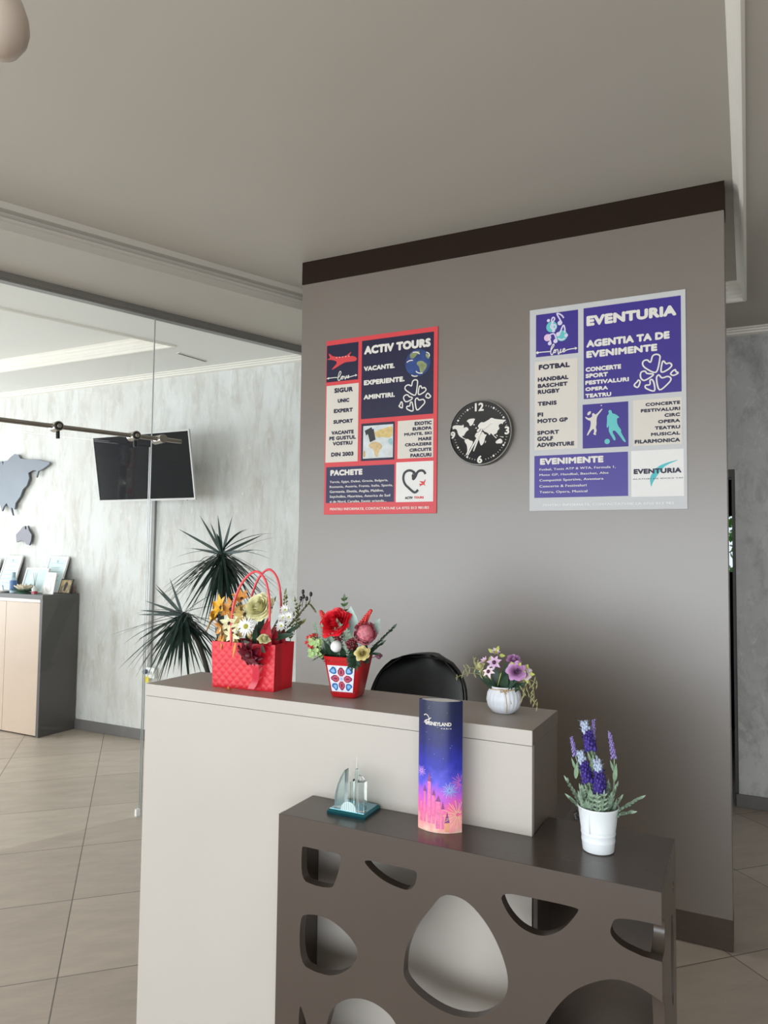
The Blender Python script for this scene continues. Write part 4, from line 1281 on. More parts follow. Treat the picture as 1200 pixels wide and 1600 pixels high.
mb.build('ribbon', mat('red_satin_ribbon', (206, 44, 66), 0.28, var=.05), bag, 1, True)
# flowers
F = lambda *k, **q: flower(bag, *k, **q)
F('alstroemeria_flower', (-1.470, 1.800, 1.306), (-.75, -.6, .15), 6, .050, .026, M_yellow, M_darkc, .006, open_=.9, curl=-.35)
F('alstroemeria_flower', (-1.442, 1.785, 1.335), (-.35, -.85, .3), 6, .040, .024, M_yellow, M_darkc, .006, open_=.7, curl=-.3)
F('alstroemeria_flower', (-1.405, 1.785, 1.331), (.1, -.9, .35), 6, .034, .020, M_orange, M_darkc, .006, open_=.7, curl=-.3)
F('alstroemeria_flower', (-1.370, 1.790, 1.364), (.1, -.7, .6), 6, .032, .018, M_orange, M_darkc, .005, open_=.9, curl=-.3)
F('alstroemeria_flower', (-1.346, 1.775, 1.319), (-.2, -.9, -.2), 6, .038, .016, M_straw, M_darkc, .005, open_=1.4, curl=-.3)
F('alstroemeria_flower', (-1.420, 1.770, 1.280), (-.5, -.8, -.3), 6, .036, .018, M_orange, M_darkc, .004, open_=1.1, curl=-.3)
F('pale_lily_flower', (-1.398, 1.770, 1.290), (.2, -.95, .25), 6, .034, .016, M_cream_pet, M_darkc, .006, open_=.35, curl=-.3)
F('pale_lily_flower', (-1.383, 1.765, 1.258), (.0, -1, -.1), 6, .030, .014, M_cream_pet, M_yelc, .004, open_=.35, curl=-.3)
F('pale_lily_flower', (-1.367, 1.770, 1.295), (.3, -.95, .2), 6, .028, .014, M_cream_pet, M_yelc, .004, open_=.5, curl=-.2)
F('daisy_flower', (-1.322, 1.752, 1.287), (.05, -1, .12), 17, .027, .0085, M_white_pet, M_yelc, .008, open_=.12, curl=-.08, cup=.05, layers=2, tip=.5)
F('wine_gerbera_flower', (-1.296, 1.735, 1.208), (-.15, -.85, -.45), 9, .044, .030, M_wine, M_wine, .010, open_=.0, curl=-.3, layers=2, tip=.5)
rose(bag, 'cream_rose', (-1.305, 1.785, 1.344), (.1, -.8, .5), .040, M_cream_pet)
rose(bag, 'cream_rosebud', (-1.259, 1.755, 1.256), (.3, -.5, .8), .017, M_cream_pet)
for c in ((-1.232, 1.810, 1.312), (-1.205, 1.800, 1.316), (-1.231, 1.800, 1.289), (-1.229, 1.815, 1.335)):
    F('chrysanthemum_flower', c, (.2, -.9, .4), 14, .017, .006, M_white_pet, M_yelc, .004, open_=.5, layers=2, curl=-.1)
mb = MB()
sprig(mb, (-1.247, 1.820, 1.259), (-1.239, 1.830, 1.384), 12, .02, .008)
sprig(mb, (-1.227, 1.820, 1.279), (-1.151, 1.820, 1.359), 14, .015, .007)
sprig(mb, (-1.249, 1.830, 1.247), (-1.168, 1.815, 1.304), 9, .022, .008)
sprig(mb, (-1.311, 1.840, 1.296), (-1.293, 1.850, 1.357), 5, .02, .007)
sprig(mb, (-1.151, 1.820, 1.359), (-1.128, 1.820, 1.336), 8, .010, .004)
for (x, y, z) in ((-1.40, 1.80, 1.33), (-1.36, 1.80, 1.33), (-1.41, 1.79, 1.30), (-1.25, 1.83, 1.30), (-1.22, 1.83, 1.29), (-1.20, 1.82, 1.32), (-1.18, 1.82, 1.335), (-1.24, 1.83, 1.34)):
    sprig(mb, (x, y, z - .05), (x + rnd.uniform(-.02, .03), y, z + .03), 7, .016, .006)
mb.build('olive_sprig', M_olive, bag, 1, True)
mb = MB()
for k in range(46):
    x = rnd.uniform(-1.445, -1.33)
    z = 1.285 + rnd.uniform(-.045, .065)
    p = Vector((x, 1.79 + rnd.uniform(-.015, .02), z))
    mb.leaf(p, p + Vector((rnd.uniform(-.02, .02), rnd.uniform(-.012, .0), rnd.uniform(-.035, .025))), rnd.uniform(.010, .018), (rnd.uniform(-.5, .5), -1, .4), .1)
mb.build('dried_petals', M_straw, bag, 1, True)
mb = MB()
for c in ((-1.170, 1.818, 1.391), (-1.144, 1.820, 1.385), (-1.178, 1.820, 1.371), (-1.155, 1.815, 1.372), (-1.413, 1.830, 1.360), (-1.169, 1.820, 1.377)):
    mb.ball(c, .0048, (1, 1, 1.5), 8, 6)
    mb.tube([c, (c[0] - .005, c[1], c[2] - .03)], .0009, 5)
mb.build('hypericum_berry', mat('black_berry', (36, 24, 26), .35), bag, 1, True)
mb = MB()
for a, b, w in (((-1.385, 1.790, 1.223), (-1.302, 1.752, 1.241), .026), ((-1.372, 1.800, 1.222), (-1.377, 1.755, 1.270), .03), ((-1.450, 1.810, 1.250), (-1.439, 1.790, 1.327), .018), ((-1.293, 1.800, 1.232), (-1.268, 1.765, 1.286), .028), ((-1.323, 1.800, 1.222), (-1.291, 1.760, 1.298), .03), ((-1.428, 1.820, 1.218), (-1.432, 1.800, 1.301), .024), ((-1.263, 1.800, 1.251), (-1.183, 1.800, 1.269), .02), ((-1.247, 1.820, 1.249), (-1.167, 1.805, 1.301), .016), ((-1.274, 1.760, 1.233), (-1.248, 1.745, 1.216), .018), ((-1.452, 1.800, 1.242), (-1.477, 1.800, 1.271), .018), ((-1.375, 1.830, 1.237), (-1.383, 1.840, 1.337), .03), ((-1.335, 1.830, 1.237), (-1.314, 1.830, 1.328), .03), ((-1.284, 1.830, 1.237), (-1.264, 1.830, 1.308), .024)):
    mb.leaf(a, b, w, (rnd.uniform(-.4, .4), -1, .3))
mb.build('foliage', M_dkgreen, bag, 1, True)
for a, b, w in (((-1.428, 1.768, 1.256), (-1.430, 1.755, 1.217), .012), ((-1.416, 1.765, 1.257), (-1.415, 1.752, 1.210), .010), ((-1.360, 1.752, 1.237), (-1.363, 1.744, 1.194), .009)):
    MB().leaf(a, b, w, (0, -1, .2)).build('drooping_petal', M_orange, bag, 1, True)
pt = MB()
for a, b, w in (((0, 0, .002), (.026, -.010, .006), .012), ((0, 0, .002), (-.018, -.010, .006), .010), ((0, 0, .002), (.034, .006, .012), .006), ((0, 0, .002), (-.004, .004, .012), .006)):
    pt.leaf(a, b, w, (0, 0, 1))
fp = tag(pt.build('fallen_petal', M_orange, None, 1), 'dried curled orange petal fallen on the counter in front of the red bag', 'petal')
fp.location = (-1.368, 1.732, BZ)

# ------------------------------------------------------------------ red tin pot with roses
pot = thing('tiled_pot_arrangement', 'red tapered pot with a blue and white tile motif and mixed red blooms', 'flower arrangement', (-1.028, 1.842, BZ), rotz=math.radians(8))
M_tin = mat('red_enamel', (196, 24, 34), 0.3, var=.06, coat=.3)


def sq(w, z):
    c, s_ = math.cos(w), math.sin(w)
    return 1 / (abs(c) ** 5 + abs(s_) ** 5) ** .2


pb = MB().lathe([(0, 0), (.036, 0), (.040, .004), (.0605, .112), (.0622, .116), (.0608, .1165), (.058, .112), (.040, .01), (0, .01)], 48, (0, 0, 0), sq)
pb.build('pot', M_tin, pot, 50)
M_rimdots = mat('dark_red_relief', (168, 30, 34), .35, var=.2, scale=200)


def potface(u, v, d=.0008):
    # front face of the pot, u from -1 to 1, v height in metres
    h = .040 + (.0605 - .040) * (v - .004) / .108
    return (u * .043 * h / .055, -h - d, v)


mb = MB()
for z0 in (.010, .098):
    for k in range(20):
        u = -.95 + 1.9 * k / 19
        mb.ball(potface(u * 1.15, z0 + .004 + .003 * (k % 2), .0), .0022, (1, .6, 1), 6, 4)
mb.build('beaded_border', M_rimdots, pot, 1)


def tl(u, v):
    return potface(u * .93, .018 + .074 * (v + 1) / 2, .0010)


til = MB().plate([[(-1, -1), (1, -1), (1, 1), (-1, 1)]], lambda u, v: tl(u, v), lambda u, v: (tl(u, v)[0], tl(u, v)[1] + .0014, v * 0 + tl(u, v)[2]))
til = til.build('tile_motif', mat('white_glaze', (228, 230, 240), .2, var=.03), pot)


def tl2(d):
    return lambda u, v: (tl(u, v)[0], tl(u, v)[1] - d, tl(u, v)[2])


def rotp(p, k):
    c, s_ = math.cos(k * PI / 2), math.sin(k * PI / 2)
    return [(x * c - y * s_, x * s_ + y * c) for x, y in p]


def layer(name, m, polys, d):
    mb = MB()
    for q in polys:
        mb.flat([q], tl2(d))
    mb.build(name, m, til)


dia = [(0, .10), (.36, .48), (0, 1.0), (-.36, .48)]
layer('plum_petals_print', mat('plum_ink', (120, 34, 78), .3), [chaikin(rotp(dia, k), 1) for k in range(4)], .0003)
layer('pink_petals_print', mat('rose_ink', (206, 84, 104), .3), [chaikin(rotp([(x * .72, .46 + (y - .46) * .74) for x, y in dia], k), 1) for k in range(4)], .0005)
layer('dark_petals_print', mat('plum_ink', (120, 34, 78), .3), [chaikin(rotp([(x * .28, .47 + (y - .46) * .5) for x, y in dia], k), 1) for k in range(4)], .0007)
layer('pale_petals_print', mat('pale_rose_ink', (244, 208, 212), .3), [chaikin(rotp([(.07, .07), (.20, .36), (.36, .36), (.36, .20)], k), 1) for k in range(4)], .0009)
layer('blue_leaf_print', mat('cobalt_ink', (44, 100, 170), .3), [chaikin(rotp([(.36, .36), (.34, .76), (.58, .98), (.70, .80), (.95, .62), (.80, .36)], k), 1) for k in range(4)], .0003)
layer('sky_leaf_print', mat('sky_ink', (134, 186, 226), .3), [chaikin(rotp([(.46, .44), (.44, .70), (.60, .84), (.68, .68), (.80, .54)], k), 1) for k in range(4)], .0005)
mb = MB()
mb.disc((0, 0), .13, tl2(.0011))
for k in range(4):
    for p in rotp([(.90, .90), (.93, 0.0), (.35, .93), (-.35, .93)], k):
        mb.disc(p, .035, tl2(.0003), 8)
mb.build('centre_print', mat('pale_blue_ink', (168, 190, 224), .3), til)

F = lambda *k, **q: flower(pot, *k, **q)


def W2P(p):
    """world position to the rotated pot's own coordinates"""
    d = Vector(p) - Vector((-1.028, 1.842, BZ))
    c, s_ = math.cos(-math.radians(8)), math.sin(-math.radians(8))
    return Vector((d.x * c - d.y * s_, d.x * s_ + d.y * c, d.z)) + Vector((-1.028, 1.842, BZ))


M_rosered = mat('scarlet_rose_petal', (226, 34, 50), .45, var=.3, scale=160)
M_pinkdry = mat('dusty_pink_petal', (206, 120, 132), .5, var=.35, scale=140)
M_maroon = mat('maroon_berry', (110, 30, 40), .4, var=.2, scale=90)
M_coral = mat('coral_red_bud', (214, 62, 60), .5, var=.25, scale=90)
rose(pot, 'red_rose', W2P((-1.050, 1.800, 1.312)), (-.15, -.8, .6), .040, M_rosered)
pn, pa, pb_ = frame((.2, -.85, .3))
mb = MB()
pc = W2P((-.957, 1.808, 1.283))
for i, (n_, r0) in enumerate(((14, .50), (18, .74), (24, .95))):
    for k in range(n_):
        w = 2 * PI * k / n_ + i * .3 + rnd.uniform(-.12, .12)
        mb.cup(pc, pn, pa, pb_, w, .30, .044 * r0, 1.15 - .1 * i, .042, -.55 * r0, 1, 6)
mb.ball(pc, .026, (1, 1, 1), 12, 8)
mb.build('pink_protea', M_pinkdry, pot, 1, True)
MB().ball(W2P((-1.036, 1.785, 1.245)), .0165, (1, 1, 1), 14, 10).build('white_pompon', M_white_pet, pot, 1, True)
mb = MB()
for (a, b) in (((-0.977, 1.820, 1.302), (-0.947, 1.820, 1.346)), ((-1.091, 1.820, 1.312), (-1.109, 1.820, 1.336))):
    for t in range(9):
        p = Vector(a).lerp(Vector(b), t / 8)
        for k in range(5):
            w = 2 * PI * k / 5 + t
            mb.ball(W2P(p + Vector((math.cos(w), math.sin(w), 0)) * .009 * (1.15 - t / 9)), .0036, (1, 1, 1.3), 6, 4)
for k in range(34):
    mb.ball(W2P((-1.125 + rnd.uniform(-.013, .016), 1.80 + rnd.uniform(-.014, .014), 1.245 + rnd.uniform(-.026, .026))), .0042, (1, 1, 1.2), 6, 4)
mb.build('coral_flower_spike', M_coral, pot, 1, True)
mb = MB()
berries(mb, W2P((-0.984, 1.785, 1.254)), .019, 40, .0042)
berries(mb, W2P((-1.052, 1.795, 1.277)), .015, 26, .0042)
berries(mb, W2P((-1.035, 1.795, 1.272)), .013, 18, .0042)
mb.build('berry_cluster', M_maroon, pot, 1, True)
mb = MB()
for k in range(30):
    c = (-1.105 + rnd.uniform(-.020, .020), 1.79 + rnd.uniform(-.012, .012), 1.236 + rnd.uniform(-.024, .024))
    for j in range(4):
        w = j * PI / 2 + rnd.random()
        d = Vector((math.cos(w), -.35, math.sin(w)))
        mb.petal(W2P(c), d, (0, -1, 0), .009, .009, .1, .1, 2)
mb.build('hydrangea_head', M_lime, pot, 1, True)
mb = MB()
for (x, z) in ((-1.025, 1.29), (-1.035, 1.262), (-1.01, 1.275), (-1.0, 1.262), (-1.045, 1.255), (-.995, 1.243), (-1.115, 1.29), (-1.02, 1.30), (-1.055, 1.25), (-1.075, 1.255), (-1.04, 1.235), (-1.0, 1.232), (-.985, 1.26), (-1.09, 1.285), (-1.03, 1.275)):
    sprig(mb, W2P((x, 1.82, z - .04)), W2P((x + rnd.uniform(-.012, .012), 1.785, z + .015)), 6, .014, .006)
mb.build('sage_sprig', M_sage, pot, 1, True)
mb = MB()
mb.leaf(W2P((-1.017, 1.830, 1.271)), W2P((-1.010, 1.820, 1.356)), .05, (-.2, -1, .2), 0, 6, -.1)
mb.leaf(W2P((-1.077, 1.830, 1.236)), W2P((-1.150, 1.850, 1.249)), .050, (0, -1, .3), 0, 6, .05)
mb.leaf(W2P((-0.947, 1.830, 1.271)), W2P((-0.928, 1.840, 1.324)), .03, (0, -1, .2))
mb.build('silver_leaf', mat('silvery_blue_leaf', (176, 200, 194), .55, var=.1, scale=50), pot, 1, True)
mb = MB()
sprig(mb, W2P((-1.037, 1.830, 1.291)), W2P((-1.037, 1.830, 1.375)), 5, .02, .009)
mb.leaf(W2P((-1.042, 1.830, 1.321)), W2P((-1.063, 1.830, 1.348)), .012, (0, -1, .2))
mb.leaf(W2P((-1.099, 1.800, 1.226)), W2P((-1.122, 1.790, 1.213)), .012, (0, -1, .2))
sprig(mb, W2P((-1.073, 1.790, 1.222)), W2P((-1.101, 1.780, 1.205)), 4, .014, .004)
mb.build('green_sprig', M_green, pot, 1, True)
mb = MB()
for (a, b) in (((-0.957, 1.810, 1.224), (-0.873, 1.810, 1.303)), ((-0.956, 1.800, 1.221), (-0.902, 1.800, 1.260)), ((-0.975, 1.790, 1.222), (-0.917, 1.790, 1.232)), ((-0.977, 1.775, 1.234), (-0.973, 1.765, 1.198)), ((-0.972, 1.775, 1.234), (-0.960, 1.765, 1.202))):
    sprig(mb, W2P(a), W2P(b), 10, .024, .008)
for k in range(34):
    x = -1.10 + .15 * rnd.random()
    mb.leaf(W2P((x, 1.82, 1.20)), W2P((x + rnd.uniform(-.02, .02), 1.79, 1.235 + rnd.uniform(0, .03))), .018, (0, -1, .2))
mb.build('dark_fern', M_dkgreen, pot, 1, True)
rose(pot, 'cream_rosebud', W2P((-0.948, 1.775, 1.234)), (.1, -.85, .4), .018, mat('cream_yellow_petal', (228, 214, 150), .5, var=.12, scale=50))
mb = MB()
berries(mb, W2P((-0.912, 1.800, 1.226)), .009, 12, .0045)
mb.tube([W2P((-0.947, 1.810, 1.214)), W2P((-0.912, 1.800, 1.226))], .0012, 5)
mb.build('mauve_bud', mat('mauve_berry', (112, 62, 82), .5), pot, 1, True)
MB().frustum([(-.038, -.038, .06), (.038, -.038, .06), (.038, .038, .06), (-.038, .038, .06)], [(-.045, -.045, .108), (.045, -.045, .108), (.045, .045, .108), (-.045, .045, .108)]).build('floral_foam', M_dkgreen, pot)

# ------------------------------------------------------------------ ribbed white vase
vase = thing('ribbed_vase_arrangement', 'small round ribbed white vase with mauve flowers on the right end of the counter', 'flower arrangement', (-.572, 1.854, BZ))
M_vase = mat('white_ribbed_ceramic', (232, 236, 244), .35, var=.04)
MB().lathe([(0, 0), (.024, 0), (.030, .003), (.040, .016), (.0445, .033), (.042, .050), (.036, .060), (.0335, .064), (.035, .068), (.032, .068), (.030, .062), (.036, .05), (.038, .033), (.03, .012), (0, .01)], 96, (0, 0, 0),
           lambda w, z: 1 + .045 * (abs(math.sin(11 * w)) - .5) * (1 if .004 < z < .062 else 0)).build('vase', M_vase, vase, 60)
M_twine = mat('jute_twine', (196, 170, 130), .8, var=.15, scale=120)
mb = MB()
mb.tube([(.0352 * math.cos(2 * PI * k / 24), .0352 * math.sin(2 * PI * k / 24), .0625 + .0012 * math.sin(5 * k)) for k in range(24)], .0016, 6, True)
mb.tube([(.012, -.036, .061), (.018, -.039, .045), (.021, -.0415, .025), (.020, -.041, .008)], .0012, 5)
mb.tube([(.012, -.036, .061), (.023, -.034, .047), (.030, -.032, .03)], .0012, 5)
mb.tube(spline([(.012, -.036, .061), (.006, -.040, .064), (.004, -.041, .058), (.012, -.037, .060), (.020, -.036, .066), (.022, -.037, .060), (.013, -.036, .061)], 4), .0012, 5)
mb.build('twine', M_twine, vase, 1)
M_mauve = mat('mauve_petal', (206, 172, 204), .5, var=.15, scale=50)
M_palem = mat('pale_mauve_petal', (232, 214, 220), .5, var=.1, scale=50)
M_violet = mat('violet_petal', (202, 152, 200), .5, var=.2, scale=50)
M_plumc = mat('plum_centre', (82, 34, 62), .6)
V = lambda *k, **q: flower(vase, *k, **q)
V('cosmos_flower', (-0.589, 1.825, 1.230), (.0, -.9, .35), 7, .018, .011, M_mauve, M_plumc, .0055, open_=.15, curl=-.15, tip=.5)
V('cosmos_flower', (-0.601, 1.815, 1.207), (-.1, -.85, .5), 6, .016, .010, M_palem, M_plumc, .005, open_=.1, curl=-.3, tip=.5)
V('cosmos_flower', (-0.593, 1.850, 1.251), (.2, -.6, .8), 8, .013, .010, M_palem, M_yelc, .005, open_=.9, layers=2, tip=.5)
V('cosmos_flower', (-0.621, 1.850, 1.227), (-.5, -.6, .6), 7, .014, .010, M_mauve, M_yelc, .004, open_=.9, tip=.5)
rose(vase, 'violet_rose', (-0.528, 1.815, 1.215), (.1, -.9, .35), .021, M_violet)
rose(vase, 'pale_rose', (-0.509, 1.830, 1.210), (.5, -.7, .35), .016, M_palem)
rose(vase, 'mauve_rosebud', (-0.547, 1.860, 1.237), (.3, -.5, .8), .016, M_violet)
rose(vase, 'green_rosebud', (-0.636, 1.850, 1.213), (-.5, -.6, .5), .013, M_cream_pet)
mb = MB()
for a, b, w in (((-0.569, 1.850, 1.156), (-0.554, 1.825, 1.236), .030), ((-0.571, 1.840, 1.158), (-0.550, 1.820, 1.206), .024), ((-0.589, 1.850, 1.161), (-0.655, 1.840, 1.210), .022), ((-0.586, 1.840, 1.158), (-0.617, 1.815, 1.192), .02), ((-0.576, 1.840, 1.158), (-0.519, 1.815, 1.199), .022), ((-0.559, 1.850, 1.156), (-0.508, 1.830, 1.184), .022), ((-0.556, 1.840, 1.163), (-0.535, 1.820, 1.191), .02), ((-0.582, 1.860, 1.154), (-0.602, 1.860, 1.219), .026), ((-0.562, 1.860, 1.154), (-0.542, 1.860, 1.219), .026), ((-0.595, 1.840, 1.158), (-0.594, 1.820, 1.189), .018)):
    mb.leaf(a, b, w, (rnd.uniform(-.4, .4), -1, .2))
mb.build('foliage', M_dkgreen, vase, 1, True)
mb = MB()
for a, b in (((-0.586, 1.840, 1.163), (-0.569, 1.820, 1.206)), ((-0.556, 1.840, 1.163), (-0.536, 1.825, 1.200)), ((-0.595, 1.840, 1.163), (-0.601, 1.820, 1.201))):
    mb.tube([a, b], .0014, 5)
for c, n_ in (((-0.529, 1.818, 1.215), 6), ((-0.593, 1.852, 1.246), 5), ((-0.510, 1.832, 1.208), 5)):
    for k in range(n_):
        w = 2 * PI * k / n_
        mb.leaf((c[0] + .010 * math.cos(w), c[1], c[2] + .010 * math.sin(w)), (c[0] + .026 * math.cos(w), c[1] - .002, c[2] + .026 * math.sin(w)), .010, (0, -1, 0))
mb.build('sepal', mat('yellow_green_sepal', (172, 180, 84), .5, var=.15), vase, 1, True)
mb = MB()
for pts in ([(-0.589, 1.850, 1.166), (-0.625, 1.840, 1.192), (-0.665, 1.840, 1.194), (-0.701, 1.840, 1.179)], [(-0.599, 1.850, 1.171), (-0.635, 1.840, 1.207), (-0.673, 1.840, 1.207)], [(-0.609, 1.850, 1.181), (-0.639, 1.850, 1.216), (-0.654, 1.850, 1.226)],
            [(-0.549, 1.850, 1.166), (-0.511, 1.840, 1.187), (-0.491, 1.840, 1.168), (-0.488, 1.840, 1.131)], [(-0.549, 1.850, 1.171), (-0.506, 1.840, 1.192), (-0.481, 1.840, 1.183)], [(-0.511, 1.840, 1.184), (-0.501, 1.840, 1.153), (-0.481, 1.840, 1.128)], [(-0.536, 1.840, 1.168), (-0.513, 1.830, 1.165), (-0.516, 1.830, 1.145)]):
    sp_ = spline(pts, 5)
    mb.tube(sp_, .0008, 5)
    for p in sp_[4::2]:
        for s_ in (-1, 1):
            mb.leaf(p, (p[0] + rnd.uniform(-.01, .01), p[1] - .004, p[2] + s_ * .012 + rnd.uniform(-.004, .004)), .0035, (0, -1, .1), 0, 2)
mb.build('fine_sprig', mat('dry_olive_sprig', (146, 144, 96), .6, var=.2), vase, 1, True)

# ------------------------------------------------------------------ lavender in a white pail
UZ = UH + .0003
pail = thing('lavender_pail', 'white metal pail of artificial lavender on the right end of the display unit', 'potted plant', (-.305, 1.690, UZ))
M_pail = mat('white_enamel', (238, 243, 246), .32, var=.02)
MB().lathe([(0, 0), (.031, 0), (.0335, .002), (.0338, .006), (.0345, .010), (.0352, .020), (.0362, .022), (.0362, .026), (.0356, .028), (.0364, .036), (.0374, .038), (.0374, .041), (.0368, .043), (.0432, .092), (.0448, .094), (.0448, .0965), (.0432, .0968), (.0425, .094), (.0335, .012), (0, .012)], 48).build('pail', M_pail, pail, 45)
MB().box(-.0128, -.0415, .043, -.0118, -.0355, .088).build('seam', M_pail, pail)
s = MB()
s.tube([(-.042, -.003, .062), (-.049, -.003, .060), (-.050, -.003, .070), (-.0435, -.003, .076)], .0045, 8)
s.build('lug', M_black, pail, 1)
MB().lathe([(0, .060), (.038, .060), (.039, .078), (.02, .082), (0, .083)], 20).build('soil', mat('dark_moss', (38, 38, 32), .9, var=.4, scale=120), pail, 1)
M_lav = mat('deep_lavender', (62, 44, 132), .55, var=.35, scale=150)
M_lav2 = mat('pale_lavender', (150, 134, 196), .55, var=.2, scale=150)
M_lavtip = mat('silver_blue_bud', (178, 190, 212), .55, var=.15, scale=150)
M_lstem = mat('grey_green_stem', (132, 158, 128), .6, var=.15, scale=80)


def spike(parent, a, b, r, m, n, tipm=None):
    a, b = Vector(a), Vector(b)
    d = (b - a).normalized()
    e, f_ = d.orthogonal().normalized(), None
    f_ = d.cross(e)
    mb, mt = MB(), MB()
    for k in range(n):
        t = k / (n - 1)
        w = k * 2.4
        rr = r * (1 - .5 * t) * (.75 + .25 * math.sin(k))
        p = a.lerp(b, t) + (e * math.cos(w) + f_ * math.sin(w)) * rr
        tgt = mt if (tipm and t > .66) else mb
        tgt.ball(p, r * .36 * (1 - .35 * t), (1, 1, 1.7), 5, 4)
        if k % 2:
            tgt.leaf(p, p + (e * math.cos(w) + f_ * math.sin(w) + d * .7) * r * .8, r * .5, d, 0, 2)
    mb.tube([a, b], .0012, 5)
    o = mb.build('flower_spike', m, parent, 1, True)
    if tipm:
        mt.build('bud_tip', tipm, o, 1, True)


BASE = lambda x, y=1.69: (x, y, .935)
stems = MB()
for base, top, (sa, sb, r, m, n, tp2) in (
        ((-.312, 1.69), None, ((-.318, 1.685, 1.078), (-.335, 1.685, 1.136), .0125, M_lav, 70, M_lavtip)),
        ((-.310, 1.70), None, ((-.318, 1.70, 1.085), (-.3165, 1.70, 1.140), .0062, M_lav2, 40, None)),
        ((-.32, 1.68), None, ((-.3225, 1.675, 1.010), (-.342, 1.675, 1.072), .0120, M_lav, 70, M_lavtip)),
        ((-.30, 1.67), None, ((-.2955, 1.665, .993), (-.302, 1.665, 1.062), .0130, M_lav, 80, M_lavtip)),
        ((-.33, 1.69), None, ((-.354, 1.69, 1.058), (-.364, 1.69, 1.098), .0058, M_lav2, 40, None)),
        ((-.28, 1.69), None, ((-.270, 1.69, 1.064), (-.2805, 1.69, 1.118), .0062, M_lav2, 46, None))):
    spike(pail, sa, sb, r, m, n, tp2)
    stems.tube(spline([BASE(*base), (base[0] * .5 + sa[0] * .5 + .004, base[1], .935 * .45 + sa[2] * .55), sa], 4), .0016, 6)
    stems.leaf((sa[0], sa[1], sa[2] - .05), (sa[0] + .006, sa[1] - .01, sa[2] - .008), .010, (0, -1, 0))
    stems.leaf((sa[0], sa[1], sa[2] - .03), (sa[0] - .008, sa[1] - .008, sa[2] - .002), .006, (0, -1, 0))
stems.build('stem', M_lstem, pail, 1, True)
mb = MB()
for a, b in (((-.335, 1.69, .94), (-.372, 1.69, .998)), ((-.335, 1.685, .94), (-.364, 1.68, .965)), ((-.27, 1.69, .945), (-.217, 1.69, .985)), ((-.27, 1.685, .94), (-.235, 1.68, .955)),
             ((-.33, 1.68, .94), (-.335, 1.67, .99)), ((-.31, 1.68, .94), (-.305, 1.665, .985)), ((-.29, 1.68, .94), (-.275, 1.67, .985)), ((-.32, 1.70, .94), (-.33, 1.70, 1.01)), ((-.29, 1.70, .94), (-.285, 1.70, 1.0)), ((-.28, 1.69, .94), (-.258, 1.685, .978)), ((-.30, 1.69, .94), (-.315, 1.675, .975)), ((-.325, 1.67, .94), (-.32, 1.655, .965))):
    sprig(mb, a, b, 7, .020, .0055, spread=.8)
for k in range(22):
    w = 2 * PI * k / 22
    r_ = rnd.uniform(.008, .03)
    a = (-.305 + r_ * math.cos(w), 1.69 + r_ * math.sin(w), .935)
    b = (-.305 + 1.7 * r_ * math.cos(w), 1.69 + 1.7 * r_ * math.sin(w), .965 + rnd.uniform(0, .04))
    sprig(mb, a, b, 5, .016, .0042, spread=.9)
for k in range(12):
    w = rnd.uniform(0, 2 * PI)
    r_ = rnd.uniform(.01, .032)
    a = (-.305 + r_ * math.cos(w), 1.69 + r_ * math.sin(w), .935)
    b = (-.305 + 1.5 * r_ * math.cos(w), 1.69 + 1.5 * r_ * math.sin(w), .96 + rnd.uniform(0, .045))
    mb.leaf(a, b, .008, (math.cos(w), -1, .2), .1)
mb.leaf((-.305, 1.665, .938), (-.288, 1.645, .962), .014, (0, -.4, 1))
mb.leaf((-.315, 1.67, .98), (-.300, 1.655, 1.0), .012, (0, -.4, 1))
mb.build('foliage', M_sage, pail, 1, True)

# ------------------------------------------------------------------ brochure tube
bro = thing('brochure', 'tall night-blue and pink brochure curled into a standing tube on the display unit', 'brochure', (-.658, 1.632, UZ), rotz=math.radians(10.5))
BH, BW2 = .302, .0525


def brochure_material():
    m = bpy.data.materials.new('brochure_print')
    m.use_nodes = True
    n, l = m.node_tree.nodes, m.node_tree.links
    b = n['Principled BSDF']
    tc = n.new('ShaderNodeTexCoord')
    sx = n.new('ShaderNodeSeparateXYZ')
    l.new(tc.outputs['Object'], sx.inputs[0])
    no = n.new('ShaderNodeTexNoise')
    no.inputs['Scale'].default_value = 45
    no.inputs['Detail'].default_value = 4
    l.new(tc.outputs['Object'], no.inputs['Vector'])
    ad = n.new('ShaderNodeMath')
    ad.operation = 'MULTIPLY_ADD'
    ad.inputs[1].default_value = 0.07
    l.new(no.outputs['Fac'], ad.inputs[0])
    l.new(sx.outputs['Z'], ad.inputs[2])
    mr = n.new('ShaderNodeMath')
    mr.operation = 'DIVIDE'
    mr.inputs[1].default_value = BH + .035
    l.new(ad.outputs[0], mr.inputs[0])
    rp = n.new('ShaderNodeValToRGB')
    st = [(0.06, (255, 236, 214)), (0.14, (255, 178, 172)), (0.25, (252, 112, 162)), (0.34, (206, 100, 214)), (0.44, (96, 92, 222)), (0.56, (48, 54, 170)), (0.70, (32, 38, 112)), (0.9, (20, 30, 70))]
    e = rp.color_ramp.elements
    e[0].position, e[0].color = st[0][0], lin(st[0][1])
    e[1].position, e[1].color = st[-1][0], lin(st[-1][1])
    for p, c in st[1:-1]:
        x = e.new(p)
        x.color = lin(c)
    l.new(mr.outputs[0], rp.inputs['Fac'])
    l.new(rp.outputs['Color'], b.inputs['Base Color'])
    b.inputs['Roughness'].default_value = .28
    return m


M_bro = brochure_material()


def bf(d=0.0, s_=1):
    return lambda u, v: (u, -s_ * (.022 * (1 - (u / BW2) ** 2) + .0006) - s_ * d, v)


